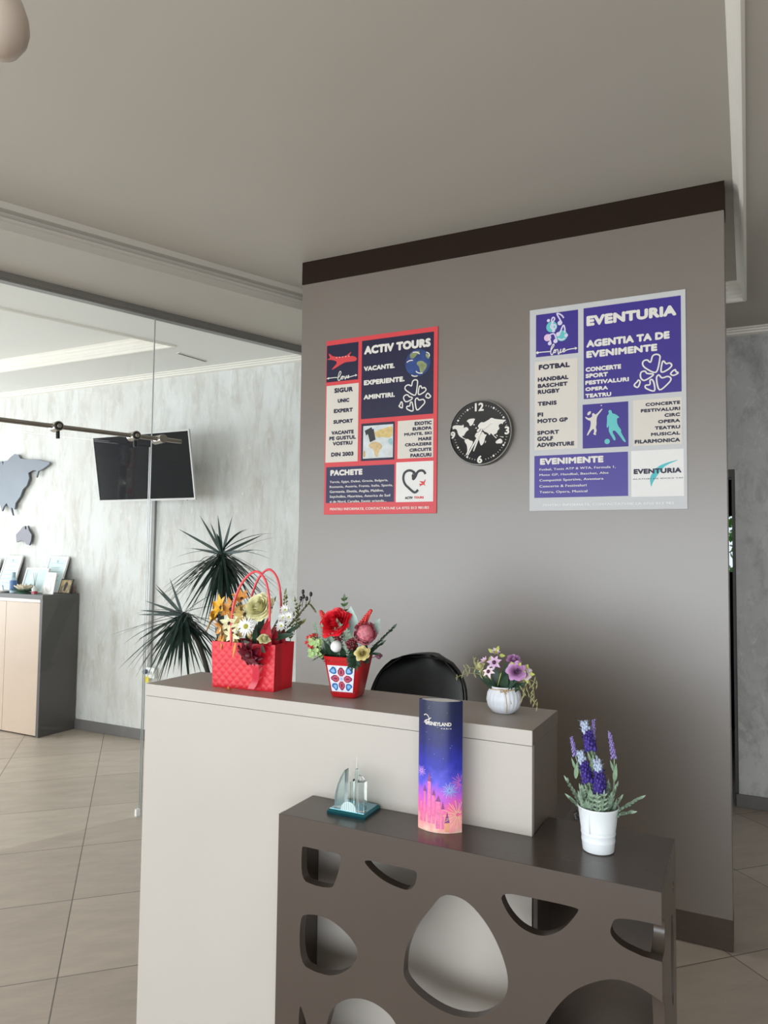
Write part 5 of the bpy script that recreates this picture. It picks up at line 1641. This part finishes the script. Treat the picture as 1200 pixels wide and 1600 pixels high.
mb = MB()
N_ = 16
ol = [(-BW2 + 2 * BW2 * k / N_, 0) for k in range(N_ + 1)]
for s_ in (1, -1):
    f_ = bf(.0, s_)
    fi = bf(-.0006, s_)
    mb.add([f_(u, z) for z in (0, BH) for u, _ in ol], [(i, i + 1, N_ + 2 + i, N_ + 1 + i) if s_ > 0 else (i + 1, i, N_ + 1 + i, N_ + 2 + i) for i in range(N_)])
mb.build('cover', M_bro, bro, 1)
M_paper = mat('white_paper', (240, 240, 238), .6, var=.01)
lp_ = [(u, -.0212 * (1 - (u / BW2) ** 2)) for u, _ in ol[1:-1]] + [(u, .0212 * (1 - (u / BW2) ** 2)) for u, _ in reversed(ol[1:-1])]
MB().plate([lp_], lambda x, y: (x, y, BH - .0008), lambda x, y: (x, y, .0005)).build('pages', M_paper, bro)
mb = MB()
letter(mb, 'DISNEYLAND', -.033, .2455, .029, .2545, bf(.0006), .03)
letter(mb, 'PARIS', .006, .2385, .029, .2415, bf(.0006), .02, 1.5)
mb.ribbon(spline([(-.0375, .266), (-.034, .269), (-.028, .267), (-.024, .260), (-.026, .252), (-.033, .249), (-.036, .252), (-.031, .256), (-.024, .259), (-.019, .263)], 4), .0018, bf(.0007))
mb.build('logo_lettering', M_ink_white, bro)
mb = MB()
r3 = random.Random(3)
for k in range(16):
    mb.disc((r3.uniform(-.045, .045), r3.uniform(.12, .29)), r3.uniform(.0003, .0008), bf(.0006), 6)
mb.build('stars_print', M_lilac_ink, bro)


def burst(name, c, R, n, m, d, r0=.15):
    mb = MB()
    for k in range(n):
        w = 2 * PI * k / n + (k % 3) * .05
        R2 = R * (1 if k % 2 else .78)
        pts = []
        for t in range(7):
            q = r0 + (1 - r0) * t / 6
            u, v = c[0] + R2 * q * math.cos(w), c[1] + R2 * q * math.sin(w) - .0 * q
            if abs(u) < BW2 * .985 and .002 < v < BH:
                pts.append((u, v))
        if len(pts) > 1:
            mb.ribbon(pts, .0009, bf(d))
    return mb.build(name, m, bro)


burst('firework_print', (.026, .098), .019, 22, mat('sky_blue_firework', (140, 200, 246), .4), .0007)
burst('firework_print', (.044, .042), .034, 26, mat('cream_firework', (252, 226, 178), .4), .0007)
burst('firework_print', (.049, .115), .022, 18, mat('pink_firework', (244, 120, 176), .4), .0007)
burst('firework_print', (-.044, .135), .013, 16, mat('lilac_firework', (214, 160, 236), .4), .0007)
# plain generic row of pointed towers
mb = MB()
for (x, w, h0_, h1_) in ((-.022, .008, .02, .115), (-.034, .006, .02, .09), (-.011, .007, .02, .085), (.000, .010, .01, .072), (-.043, .006, .02, .065), (.011, .006, .01, .055)):
    mb.flat([[(x - w / 2, h0_), (x + w / 2, h0_), (x + w / 2, h1_), (x - w / 2, h1_)]], bf(.0006))
mb.build('tower_print', mat('rose_print', (232, 120, 168), .4, var=.2, scale=120), bro)
mb = MB()
for (x, w, z, h_) in ((-.022, .011, .115, .022), (-.034, .008, .09, .015), (-.011, .009, .085, .014), (.000, .012, .072, .014), (.011, .008, .055, .018), (.021, .012, .024, .026)):
    mb.flat([[(x - w / 2, z), (x + w / 2, z), (x, z + h_)]], bf(.0008))
mb.build('roof_print', mat('plum_print', (140, 70, 130), .4), bro)
mb = MB()
for x in (.021,):
    mb.flat([[(x - .0045, .004), (x + .0045, .004), (x + .0045, .024), (x - .0045, .024)]], bf(.0006))
mb.build('gate_print', mat('orange_print', (240, 170, 130), .4), bro)

# ------------------------------------------------------------------ glass skyline souvenir
sky = thing('glass_skyline_souvenir', 'clear glass model of skyscrapers on a teal mirror base on the display unit', 'souvenir', (-.895, 1.640, UZ), rotz=math.radians(1))


def solid_glass(name, rgb):
    m = bpy.data.materials.new(name)
    m.use_nodes = True
    b = m.node_tree.nodes['Principled BSDF']
    b.inputs['Base Color'].default_value = lin(rgb)
    b.inputs['Transmission Weight'].default_value = 1
    b.inputs['Roughness'].default_value = .03
    b.inputs['IOR'].default_value = 1.45
    return m


M_crystal = solid_glass('aqua_crystal', (240, 251, 251))
M_frost = solid_glass('frosted_crystal', (226, 246, 246))
M_frost.node_tree.nodes['Principled BSDF'].inputs['Roughness'].default_value = .35
M_etch = mat('etched_frost', (206, 226, 226), .6)
M_tealb = mat('teal_mirror', (34, 100, 110), .06, .75, var=.05)
b4 = [(-.053, -.040), (.053, -.040), (.053, .048), (-.053, .048)]
MB().frustum([(x, y, 0) for x, y in b4], [(x, y, .006) for x, y in b4]).frustum([(x, y, .006) for x, y in b4], [(x * .9, y * .9, .0116) for x, y in b4]).build('base', M_tealb, sky)
MB().frustum([(x * .898, y * .898, .0117) for x, y in b4], [(x * .895, y * .895, .0121) for x, y in b4]).build('mirror_top', mat('pale_blue_mirror', (150, 196, 214), .04, .9, var=.03), sky)
ZB = .0123


def ext(loop, y0, y1):
    return MB().plate([loop], lambda x, z: (x, y0, z), lambda x, z: (x, y1, z))


a1 = [(-.040, ZB), (-.011, ZB), (-.011, .108), (-.015, .104), (-.024, .088), (-.033, .068), (-.039, .042)]
ext(a1, -.026, -.006).build('sail_tower', M_frost, sky, bevel=.0008)
MB().frustum([(-.008, .012, ZB), (.006, .012, ZB), (.006, .026, ZB), (-.008, .026, ZB)], [(-.004, .016, .10), (.002, .016, .10), (.002, .022, .10), (-.004, .022, .10)]).tube([(-.001, .019, .0995), (-.001, .019, .132)], [.0022, .0004], 6).build('needle_tower', M_crystal, sky)
for x in (-.004, .010):
    MB().frustum([(x - .004, -.004, ZB), (x + .004, -.004, ZB), (x + .004, .006, ZB), (x - .004, .006, ZB)], [(x - .004, -.004, .072), (x + .004, -.004, .080), (x + .004, .006, .080), (x - .004, .006, .072)]).build('twin_tower', M_crystal, sky)
rt_ = [(.024, ZB), (.044, ZB), (.044, .086), (.024, .082)]
ext(rt_, -.030, -.012).build('square_tower', M_crystal, sky, bevel=.0006)
arch = [(.026, .0865), (.0262, .099), (.033, .097), (.038, .093), (.0425, .0872), (.039, .0868), (.036, .091), (.031, .094), (.029, .094), (.029, .0868)]
ext(arch, -.024, -.019).build('arched_crown', M_crystal, sky)
d_ = [(-.030 + .002 * 0, ZB)]
dome = [(.022 * math.cos(t * PI / 14) + .004, ZB + .022 * math.sin(t * PI / 14)) for t in range(15)]
ext(dome, -.034, -.032).build('dome_facade', M_etch, sky)
mb = MB()
for k in range(9):
    x = -.016 + .005 * k
    mb.box(x, -.0346, ZB + .001, x + .0006, -.0341, ZB + .004 + .020 * math.sqrt(max(.02, 1 - ((x - .004) / .022) ** 2)) * .8)
mb.ribbon([(-.036, ZB + .002), (-.028, .022), (-.020, .034), (-.015, .044)], .0012, lambda u, v: (u, -.0225, v))
mb.build('engraving', mat('dark_etching', (120, 140, 140), .6), sky)
# ------------------------------------------------------------------ dracaena between desk and glass wall
plant = thing('dracaena', 'dark green spiky dracaena growing behind the left end of the reception desk', 'potted plant', (-2.58, 3.15, 0))
M_drac = mat('dracaena_leaf', (36, 58, 50), .38, var=.3, scale=30)
M_bark = mat('dracaena_bark', (58, 56, 46), .8, var=.3, scale=30, bump=.4, bscale=60)


def crown(c, dirs, n, Lr, seed, axis=(0, 0, 1)):
    r = random.Random(seed)
    ax = Vector(axis).normalized()
    mb = MB()
    for k in range(n):
        w = k * 2.39996 + r.uniform(-.2, .2)
        el = r.uniform(-1.35, -.25) if k > n * .10 else r.uniform(-.1, .6)
        d = Vector((math.cos(w) * math.cos(el), math.sin(w) * math.cos(el), math.sin(el)))
        d = (d + ax * .15).normalized()
        if d.z < -.2:
            d = (d + Vector((d.x, d.y, 0)) * .25).normalized()
        L_ = Lr * r.uniform(.75, 1.12)
        base = Vector(c) + Vector((0, 0, r.uniform(-.05, .02))) + d * .012
        droop = r.uniform(.04, .22) * max(0, 1 - abs(d.z) * .8)
        sd = d.cross(Vector((0, 0, 1)))
        sd = sd.normalized() if sd.length > .05 else Vector((1, 0, 0))
        wd = r.uniform(.013, .019)

        def fn(a, t, d=d, L_=L_, base=base, droop=droop, sd=sd, wd=wd):
            ww = wd * min(1, .55 + 1.6 * t) * (1 - t ** 2.2) + .0006
            p = base + d * (L_ * t) + Vector((0, 0, -droop * t * t))
            return p + sd * (ww * (a - .5)) + Vector((0, 0, abs(a - .5) * .35 * ww))
        mb.grid(fn, 2, 7)
    for d, L_ in dirs:
        d = Vector(d).normalized()
        sd = d.cross(Vector((0.35, -.93, 0))).normalized()

        def fn2(a, t, d=d, L_=L_, sd=sd):
            ww = .017 * min(1, .55 + 1.6 * t) * (1 - t ** 2.2) + .0006
            return Vector(c) + d * (L_ * t) + sd * (ww * (a - .5)) + Vector((0, 0, abs(a - .5) * .3 * ww))
        mb.grid(fn2, 2, 7)
    return mb


cA, cB = (-2.525, 3.12, 1.485), (-2.735, 3.06, 1.155)
dA = [((-.16, .0, .21), .265), ((-.31, .0, .137), .34), ((-.085, 0, .17), .19), ((.063, 0, .205), .215), ((-.05, .02, .2), .22), ((.12, .1, .08), .24), ((-.25, .05, .03), .26), ((.20, -.05, .02), .27)]
dB = [((-.28, 0, .068), .28), ((-.20, 0, .16), .255), ((-.185, .0, .13), .25), ((-.098, 0, .197), .22), ((-.28, -.02, -.01), .3), ((-.315, 0, -.152), .35), ((-.12, -.1, .02), .22)]
crown(cA, dA, 110, .35, 5).build('leaf_crown', M_drac, plant, 1, True)
crown(cB, dB, 100, .33, 9).build('leaf_crown', M_drac, plant, 1, True)
MB().tube(spline([(-2.56, 3.15, .30), (-2.55, 3.14, .8), (-2.53, 3.13, 1.2), cA], 5), [.022] * 6 + [.018] * 6 + [.014] * 4, 10).build('trunk', M_bark, plant, 1, True)
MB().tube(spline([(-2.60, 3.15, .30), (-2.58, 3.13, .72), (-2.64, 3.09, 1.0), cB], 5), [.018] * 6 + [.013] * 6 + [.009] * 4, 10).build('trunk', M_bark, plant, 1, True)
MB().lathe([(0, 0), (.13, 0), (.14, .01), (.175, .30), (.18, .31), (.165, .31), (.15, .27), (0, .27)], 32).build('pot', mat('grey_plant_pot', (96, 92, 88), .5), plant, 40)
MB().lathe([(0, .265), (.149, .268), (0, .285)], 20).build('soil', mat('dark_soil', (52, 42, 34), .9, var=.4, scale=120), plant)

# ------------------------------------------------------------------ television on the far wall
tv = thing('wall_television', 'white-framed flat television tilted down from the far wall behind the glass', 'television', (-4.055, 4.075, 2.122))
tx = math.radians(10.3)


def TV(x, y, z):
    # local frame of the set: tilted so that the top leans into the room
    return (x, y * math.cos(tx) - z * math.sin(tx) * 1.0, z * math.cos(tx) + y * math.sin(tx))


def tvbox(mb, x0, y0, z0, x1, y1, z1):
    m_ = MB().box(x0, y0, z0, x1, y1, z1)
    return mb.add([TV(*v) for v in m_.v], m_.f)


W2, H2 = .484, .254
mb = MB()
for q in ((-W2, -.022, -H2, W2, -.008, -H2 + .014), (-W2, -.022, H2 - .011, W2, -.008, H2), (-W2, -.022, -H2 + .014, -W2 + .011, -.008, H2 - .011), (W2 - .011, -.022, -H2 + .014, W2, -.008, H2 - .011)):
    tvbox(mb, *q)
mb.build('bezel', mat('silver_white_plastic', (205, 205, 203), .35), tv)
tvbox(MB(), -W2 + .012, -.018, -H2 + .014, W2 - .012, -.014, H2 - .012).build('screen', mat('black_screen', (14, 18, 24), .16, var=.02, spec=.25), tv)
mb = MB()
tvbox(mb, -W2 + .03, -.0135, -H2 + .03, W2 - .03, .02, H2 - .03)
tvbox(mb, -.26, .02, -.18, .26, .05, .16)
mb.build('rear_cover', M_black, tv)
mb = MB()
tvbox(mb, -.10, .05, -.10, .10, .062, .10)
mb.box(-.03, .06, -.035, .03, .31, .035)
mb.box(-.10, .305, -.13, .10, .3245, .13)
mb.build('wall_bracket', M_black, tv)
MB().tube([TV(.40, -.012, -.2535), TV(.40, -.012, -.258)], .006, 8).build('standby_lens', M_black, tv)
cd = MB().box(-4.262, 4.378, .58, -4.228, 4.3995, 1.94).build('cable_conduit', mat('grey_cable_trunking', (150, 150, 147), .5), None, bevel=.002)
tag(cd, 'grey vertical cable conduit running down the wall under the television', 'conduit')
so = thing('wall_socket', 'white wall socket box with a yellow tag at the foot of the cable conduit', 'socket', (-4.225, 4.398, .535))
MB().box(-.065, -.034, -.042, .055, 0, .042).build('box', M_white, so, bevel=.004)
MB().tube([(-.03, -.034, .008), (-.03, -.062, .008)], [.019, .016], 14).build('plug', mat('blue_grey_plug', (92, 104, 126), .5), so, 40)
MB().box(-.045, -.036, -.075, .0, -.033, -.030).build('tag', mat('yellow_tag', (224, 206, 60), .5), so)
MB().box(.006, -.0352, -.012, .009, -.0338, .012).box(.022, -.0352, -.012, .025, -.0338, .012).build('socket_hole', M_black, so)

# ------------------------------------------------------------------ world map pieces on the wall
M_mapm = mat('board_with_bluish_reflection', (100, 106, 114), .42, .25, var=.05)  # dark grey board, bluish reflection mixed into its base colour
eu = EURASIA + [(-6.16, 1.93), (-6.22, 1.86), (-6.27, 1.93), (-6.33, 1.95), (-6.42, 1.98), (-6.52, 1.94), (-6.60, 2.02), (-6.70, 2.05), (-6.72, 2.13), (-6.62, 2.16), (-6.58, 2.22), (-6.50, 2.30), (-6.40, 2.33), (-6.30, 2.27), (-6.20, 2.29)]
e = MB().plate([eu], lambda x, z: (x, 4.362, z), lambda x, z: (x, 4.378, z)).build('wall_map_piece', M_mapm)
tag(e, 'large dark grey Eurasia-shaped board with a bluish reflection in its colour on the far wall behind the glass', 'wall decoration')
MB().box(-6.3, 4.378, 2.05, -6.2, 4.3995, 2.12).box(-5.95, 4.378, 2.10, -5.85, 4.3995, 2.16).box(-5.98, 4.378, 1.93, -5.9, 4.3995, 1.98).build('spacer', M_black, e)
M_map2 = mat('dark_grey_metallic_board', (88, 86, 92), .4, .4, var=.05)
a = MB().plate([AUSTRALIA], lambda x, z: (x, 4.362, z), lambda x, z: (x, 4.378, z)).build('wall_map_piece', M_map2)
tag(a, 'small dark grey Australia-shaped board on the wall above the leaning frames', 'wall decoration')
acx, acz = sum(p[0] for p in AUSTRALIA) / len(AUSTRALIA), sum(p[1] for p in AUSTRALIA) / len(AUSTRALIA)
MB().box(acx - .03, 4.378, acz - .02, acx + .03, 4.3995, acz + .02).build('spacer', M_black, a)

# ------------------------------------------------------------------ cabinet under the map and the things on it
CZ = 1.127
cab = thing('sideboard_cabinet', 'tall grey cabinet with beige doors against the stucco wall behind the glass', 'cabinet', (-6.0, 4.2, 0))
M_cab = mat('anthracite_laminate', (78, 76, 75), .45, var=.03)
M_cabdoor = mat('beige_satin_door', (192, 171, 153), .42, var=.02, scale=2)
CX0, CX1 = -7.15, -5.055
MB().box(CX0, 4.032, CZ - .036, CX1, 4.384, CZ).build('top', M_cab, cab, world=True, bevel=.0012)
MB().box(CX1 - .030, 4.034, 0, CX1, 4.384, CZ - .0365).build('side_panel', M_cab, cab, world=True, bevel=.001)
MB().box(CX0, 4.034, 0, CX0 + .03, 4.384, CZ - .0365).build('side_panel', M_cab, cab, world=True, bevel=.001)
MB().box(CX0 + .03, 4.06, .012, CX1 - .03, 4.38, CZ - .0365).build('carcass', M_cab, cab, world=True)
MB().box(CX0 + .03, 4.040, CZ - .062, CX1 - .03, 4.06, CZ - .037).build('grip_rail', mat('light_grey_grip_profile', (170, 166, 160), .4, .3), cab, world=True)
dw = (CX1 - .032 - (CX0 + .032)) / 5
for k in range(5):
    x = CX0 + .032 + dw * k
    d = MB().box(x + .0015, 4.0365, .012, x + dw - .0015, 4.0595, CZ - .066).build('door', M_cabdoor, cab, world=True, bevel=.0012)
    MB().box(x + .0025, 4.034, CZ - .0655, x + dw - .0025, 4.042, CZ - .0625).build('edge_grip', M_cabdoor, d, world=True)

M_frame_w = mat('white_picture_frame', (236, 236, 232), .4)
M_cert = mat('printed_certificate', (206, 226, 228), .5, var=.10, scale=14)
M_line = mat('pale_blue_print', (150, 182, 190), .5)
M_frame_back = mat('black_frame_back', (44, 44, 44), .6)


def leaning_frame(name, label, x, y, w, h, tilt, m_art, group=None, lines=6, depth=.016, border=.014, turn=0.0):
    r = thing(name, label, 'picture frame', (x, y, CZ + .0005), rotz=turn, group=group)
    c, s_ = math.cos(tilt), math.sin(tilt)

    def tf(mb):
        mb.v = [(vx, vy * c + vz * s_, vz * c - vy * s_ + depth * s_ * 0) for vx, vy, vz in mb.v]
        zmin = min(v[2] for v in mb.v)
        return mb
    f = MB()
    for q in ((-w / 2, 0, 0, w / 2, depth, border), (-w / 2, 0, h - border, w / 2, depth, h), (-w / 2, 0, border, -w / 2 + border, depth, h - border), (w / 2 - border, 0, border, w / 2, depth, h - border)):
        f.box(*q)
    lift = depth * s_
    f = tf(f)
    f.v = [(a_, b_, z_ + lift) for a_, b_, z_ in f.v]
    f.build('frame', M_frame_w, r)
    b_ = tf(MB().box(-w / 2 + .002, depth + .0004, .002, w / 2 - .002, depth + .004, h - .002))
    b_.v = [(p[0], p[1], p[2] + lift) for p in b_.v]
    b_.build('back_board', M_frame_back, r)
    p = tf(MB().box(-w / 2 + border, .004, border, w / 2 - border, .008, h - border))
    p.v = [(q[0], q[1], q[2] + lift) for q in p.v]
    art = p.build('picture', m_art, r)
    if lines:
        m_ = MB()
        for k in range(lines):
            z = border + (h - 2 * border) * (.18 + .66 * k / max(1, lines - 1))
            ww = w * .5 * (.62 if k % 2 else .5)
            m_.box(-ww, .0032, z - .002, ww, .0039, z + .002)
        m_.tube([(0, .0036, h * .86), (0, .0030, h * .86)], .012, 12)
        m_ = tf(m_)
        m_.v = [(q[0], q[1], q[2] + lift) for q in m_.v]
        m_.build('printed_lines', M_line, art)
    return r


leaning_frame('certificate_frame', 'white certificate frame leaning on the wall at the left, behind the bottle', -5.865, 4.275, .225, .315, .30, M_cert, 'certificate frames on the cabinet')
leaning_frame('certificate_frame', 'white certificate frame with a round emblem leaning behind the small white card', -5.29, 4.275, .235, .315, .30, M_cert, 'certificate frames on the cabinet')
leaning_frame('certificate_frame', 'nearly square white frame standing in front, behind the lotus ornament', -5.375, 4.17, .26, .212, .30, M_cert, 'certificate frames on the cabinet', lines=0, turn=.05)
leaning_frame('certificate_frame', 'white frame at the far left edge, beside the dark figurine', -6.12, 4.26, .225, .28, .30, M_cert, 'certificate frames on the cabinet')
card = thing('line_art_card', 'small white card with a line drawing at the front right of the cabinet', 'card', (-5.128, 4.135, CZ + .0005))
cv = MB().box(-.060, 0, 0, .060, .008, .176)
cv.v = [(x, y + z * .18, z) for x, y, z in cv.v]
cv.build('card', M_white_print, card)
mb = MB()
pr_ = spline([(-.02, .12), (-.005, .15), (.02, .14), (.028, .11), (.012, .09), (.022, .06), (.03, .035), (0, .02), (-.03, .04), (-.04, .065)], 5)
mb.ribbon(pr_, .002, lambda u, v: (u, -.001 + v * .18, v))
mb.build('line_drawing', mat('sepia_ink', (150, 130, 126), .6), card)
ph = thing('small_photo_frame', 'small dark photo frame between the white card and the cabinet end', 'picture frame', (-5.10, 4.265, CZ + .0005), rotz=.1)
f = MB().box(-.062, 0, 0, .062, .012, .118)
f.v = [(x, y + z * .35, z) for x, y, z in f.v]
f.build('frame', M_frame_back, ph)
f = MB().box(-.054, -.001, .008, .054, .001, .110)
f.v = [(x, y + z * .35, z) for x, y, z in f.v]
pic = f.build('photo', mat('gold_and_dark_photo', (176, 150, 96), .4, var=.75, scale=22), ph)
mb = MB()
mb.flat([chaikin([(-.01, .02), (.012, .02), (.016, .06), (.024, .075), (.010, .098), (-.008, .085), (-.012, .06)], 2)], lambda u, v: (u, -.0016 + v * .35, v))
mb.build('dark_figure_print', M_frame_back, pic)
ob = thing('small_ornament', 'tiny brown ornament at the right end of the cabinet beside the dark photo', 'ornament', (-5.082, 4.345, CZ + .0005))
MB().lathe([(0, 0), (.018, 0), (.02, .012), (.014, .03), (.017, .05), (.010, .06), (0, .062)], 14).build('body', mat('brown_resin', (112, 82, 70), .5, var=.3, scale=60), ob, 50)
MB().lathe([(0, 0), (.023, 0), (.023, .004), (0, .004)], 14, (0, 0, -.0002)).build('base', M_black, ob, 40)

lo = thing('lotus_candle_holder', 'cream and green lotus-shaped candle holder on the cabinet in front of the square frame', 'candle holder', (-5.345, 4.085, CZ + .0005))
M_lotg = mat('lotus_green', (48, 96, 76), .4, var=.2)
M_lotw = mat('lotus_cream_shell', (236, 222, 196), .35, var=.08)
mb = MB()
for k in range(9):
    w = 2 * PI * k / 9
    d = Vector((math.cos(w), math.sin(w), .12))
    mb.petal(Vector((0, 0, .012)) + d * .02, d, (0, 0, 1), .08, .05, .12, .15, 5)
mb.build('green_petals', M_lotg, lo, 1)
for ly, (n_, L_, el) in enumerate(((8, .082, .55), (7, .072, 1.1), (6, .055, 2.0))):
    mb = MB()
    for k in range(n_):
        w = 2 * PI * k / n_ + ly * .4
        d = Vector((math.cos(w), math.sin(w), el))
        mb.petal(Vector((0, 0, .014)) + Vector((math.cos(w), math.sin(w), 0)) * .014, d, Vector((-math.cos(w) * el, -math.sin(w) * el, 1)), L_, .048, .12, .2, 5)
    mb.build('petal_ring', M_lotw, lo, 1)
MB().lathe([(0, 0), (.045, 0), (.05, .01), (.03, .018), (0, .018)], 24).build('base', M_lotg, lo, 40)

bo = thing('spray_bottle', 'small clear and blue labelled bottle between two certificate frames', 'bottle', (-5.49, 4.09, CZ + .0005))
MB().lathe([(0, 0), (.026, 0), (.027, .01), (.027, .11), (.018, .125), (.014, .13), (0, .13)], 20).build('body', mat('pale_blue_plastic', (176, 200, 214), .2), bo, 50)
MB().lathe([(.0275, .02), (.0275, .105)], 20).build('label_band', mat('blue_label', (66, 104, 158), .4, var=.3, scale=30), bo, 50)
MB().lathe([(0, .13), (.017, .13), (.016, .172), (0, .174)], 16).build('cap', mat('frosted_cap', (150, 178, 190), .3), bo, 50)
di = thing('reed_diffuser', 'little reed diffuser with red liquid beside the white card', 'diffuser', (-5.222, 4.085, CZ + .0005))
MB().lathe([(0, 0), (.022, 0), (.022, .045), (.010, .058), (.010, .066), (0, .066)], 16).build('flask', mat('pale_flask', (216, 220, 218), .15), di, 50)
MB().lathe([(.0224, .002), (.0224, .024)], 16).build('red_liquid', mat('raspberry_liquid', (186, 40, 66), .2), di, 50)
for k in range(4):
    MB().tube([(0, 0, .06), (.012 * (k - 1.5), .01 * (k % 2) - .004, .175)], .0014, 6).build('reed', mat('grey_reed', (120, 112, 112), .7), di, 50)
ds = thing('white_dish', 'flat white dish on the cabinet in front of the left certificate frame', 'dish', (-5.62, 4.085, CZ + .0005))
MB().lathe([(0, 0), (.07, 0), (.095, .018), (.092, .020), (.068, .005), (0, .005)], 28).build('dish', M_white, ds, 50)
tri = MB().frustum([(-.02, -.008, .0055), (.02, -.008, .0055), (.02, .008, .0055), (-.02, .008, .0055)], [(-.001, -.008, .062), (.001, -.008, .062), (.001, .008, .062), (-.001, .008, .062)])
tri.build('glass_award', mat('frosted_award', (224, 234, 236), .3), ds)
fg = thing('dark_figurine', 'dark figurine at the left edge of the picture on the cabinet top', 'figurine', (-5.775, 4.09, CZ + .0005))
M_brz = mat('dark_bronze', (58, 60, 58), .4, .4)
MB().lathe([(0, 0), (.045, 0), (.045, .012), (.028, .02), (.030, .06), (.022, .10), (.018, .115), (0, .118)], 18).build('body', M_brz, fg, 50)
MB().ball((.012, 0, .135), .026, (1.1, .9, .95), 14, 10).tube([(.03, 0, .135), (.044, 0, .128)], [.012, .008], 8).build('head', M_brz, fg, 1)

# ------------------------------------------------------------------ office ceiling slot and the garden
vt = thing('ceiling_slot_vent', 'short dark slot in the office ceiling above the glass wall', 'vent', (-3.637, 4.10, 2.9198))
pv = [Vector((-3.653, 3.966, 0)), Vector((-3.620, 4.231, 0))]
mb = MB()
dv = (pv[1] - pv[0]).normalized()
nv = Vector((dv.y, -dv.x, 0)) * .014
mb.frustum([tuple(q + Vector((0, 0, 2.915))) for q in (pv[0] - nv, pv[1] - nv, pv[1] + nv, pv[0] + nv)], [tuple(q + Vector((0, 0, 2.9195))) for q in (pv[0] - nv, pv[1] - nv, pv[1] + nv, pv[0] + nv)])
mb.build('frame', M_trim, vt, 0, True)
mb = MB()
nv = nv * .6
mb.frustum([tuple(q + Vector((0, 0, 2.9142))) for q in (pv[0] - nv, pv[1] - nv, pv[1] + nv, pv[0] + nv)], [tuple(q + Vector((0, 0, 2.9148))) for q in (pv[0] - nv, pv[1] - nv, pv[1] + nv, pv[0] + nv)])
mb.build('slot', M_black, vt, 0, True)

gr_ = thing('garden_shrub', 'sunlit green shrub seen through the window beyond the doorway', 'shrub', (-.1, 10.3, 0))
mb = MB()
r5 = random.Random(11)
for k in range(1500):
    p = Vector((r5.uniform(-1.6, 1.4), r5.uniform(-.5, .5), r5.uniform(1.2, 2.7)))
    d = Vector((r5.gauss(0, 1), r5.gauss(0, 1) - .6, r5.gauss(0, 1) + .3)).normalized()
    mb.leaf(p, p + d * r5.uniform(.09, .17), .085, (r5.gauss(0, 1), -1, r5.gauss(0, 1)), 0, 2)
mb.build('foliage', mat('garden_leaf_green', (96, 160, 66), .5, var=.4, scale=9), gr_, 1)
mb = MB()
for k in range(7):
    x = -1.2 + .4 * k
    mb.tube([(x, 0, 0), (x + .05, .05, 1.0), (x - .1, 0, 2.4)], [.03, .022, .008], 7)
mb.build('stem', M_bark, gr_, 1)
structure(MB().box(-8, 9.2, -.12, 8, 16, 0).build('ground_outside', mat('pale_paving', (196, 194, 188), .8)))
mn = thing('blue_bin', 'small dark blue bin standing in the passage beyond the doorway', 'bin', (-.20, 7.2, 0))
MB().lathe([(0, 0), (.12, 0), (.15, .62), (.155, .63), (.14, .63), (.11, .02), (0, .02)], 24).build('body', mat('dark_blue_plastic', (30, 40, 86), .4), mn, 40)
MB().lathe([(0, 0), (.157, 0), (.157, .02), (.10, .05), (0, .055)], 24, (0, 0, .631)).build('lid', M_black, mn, 40)
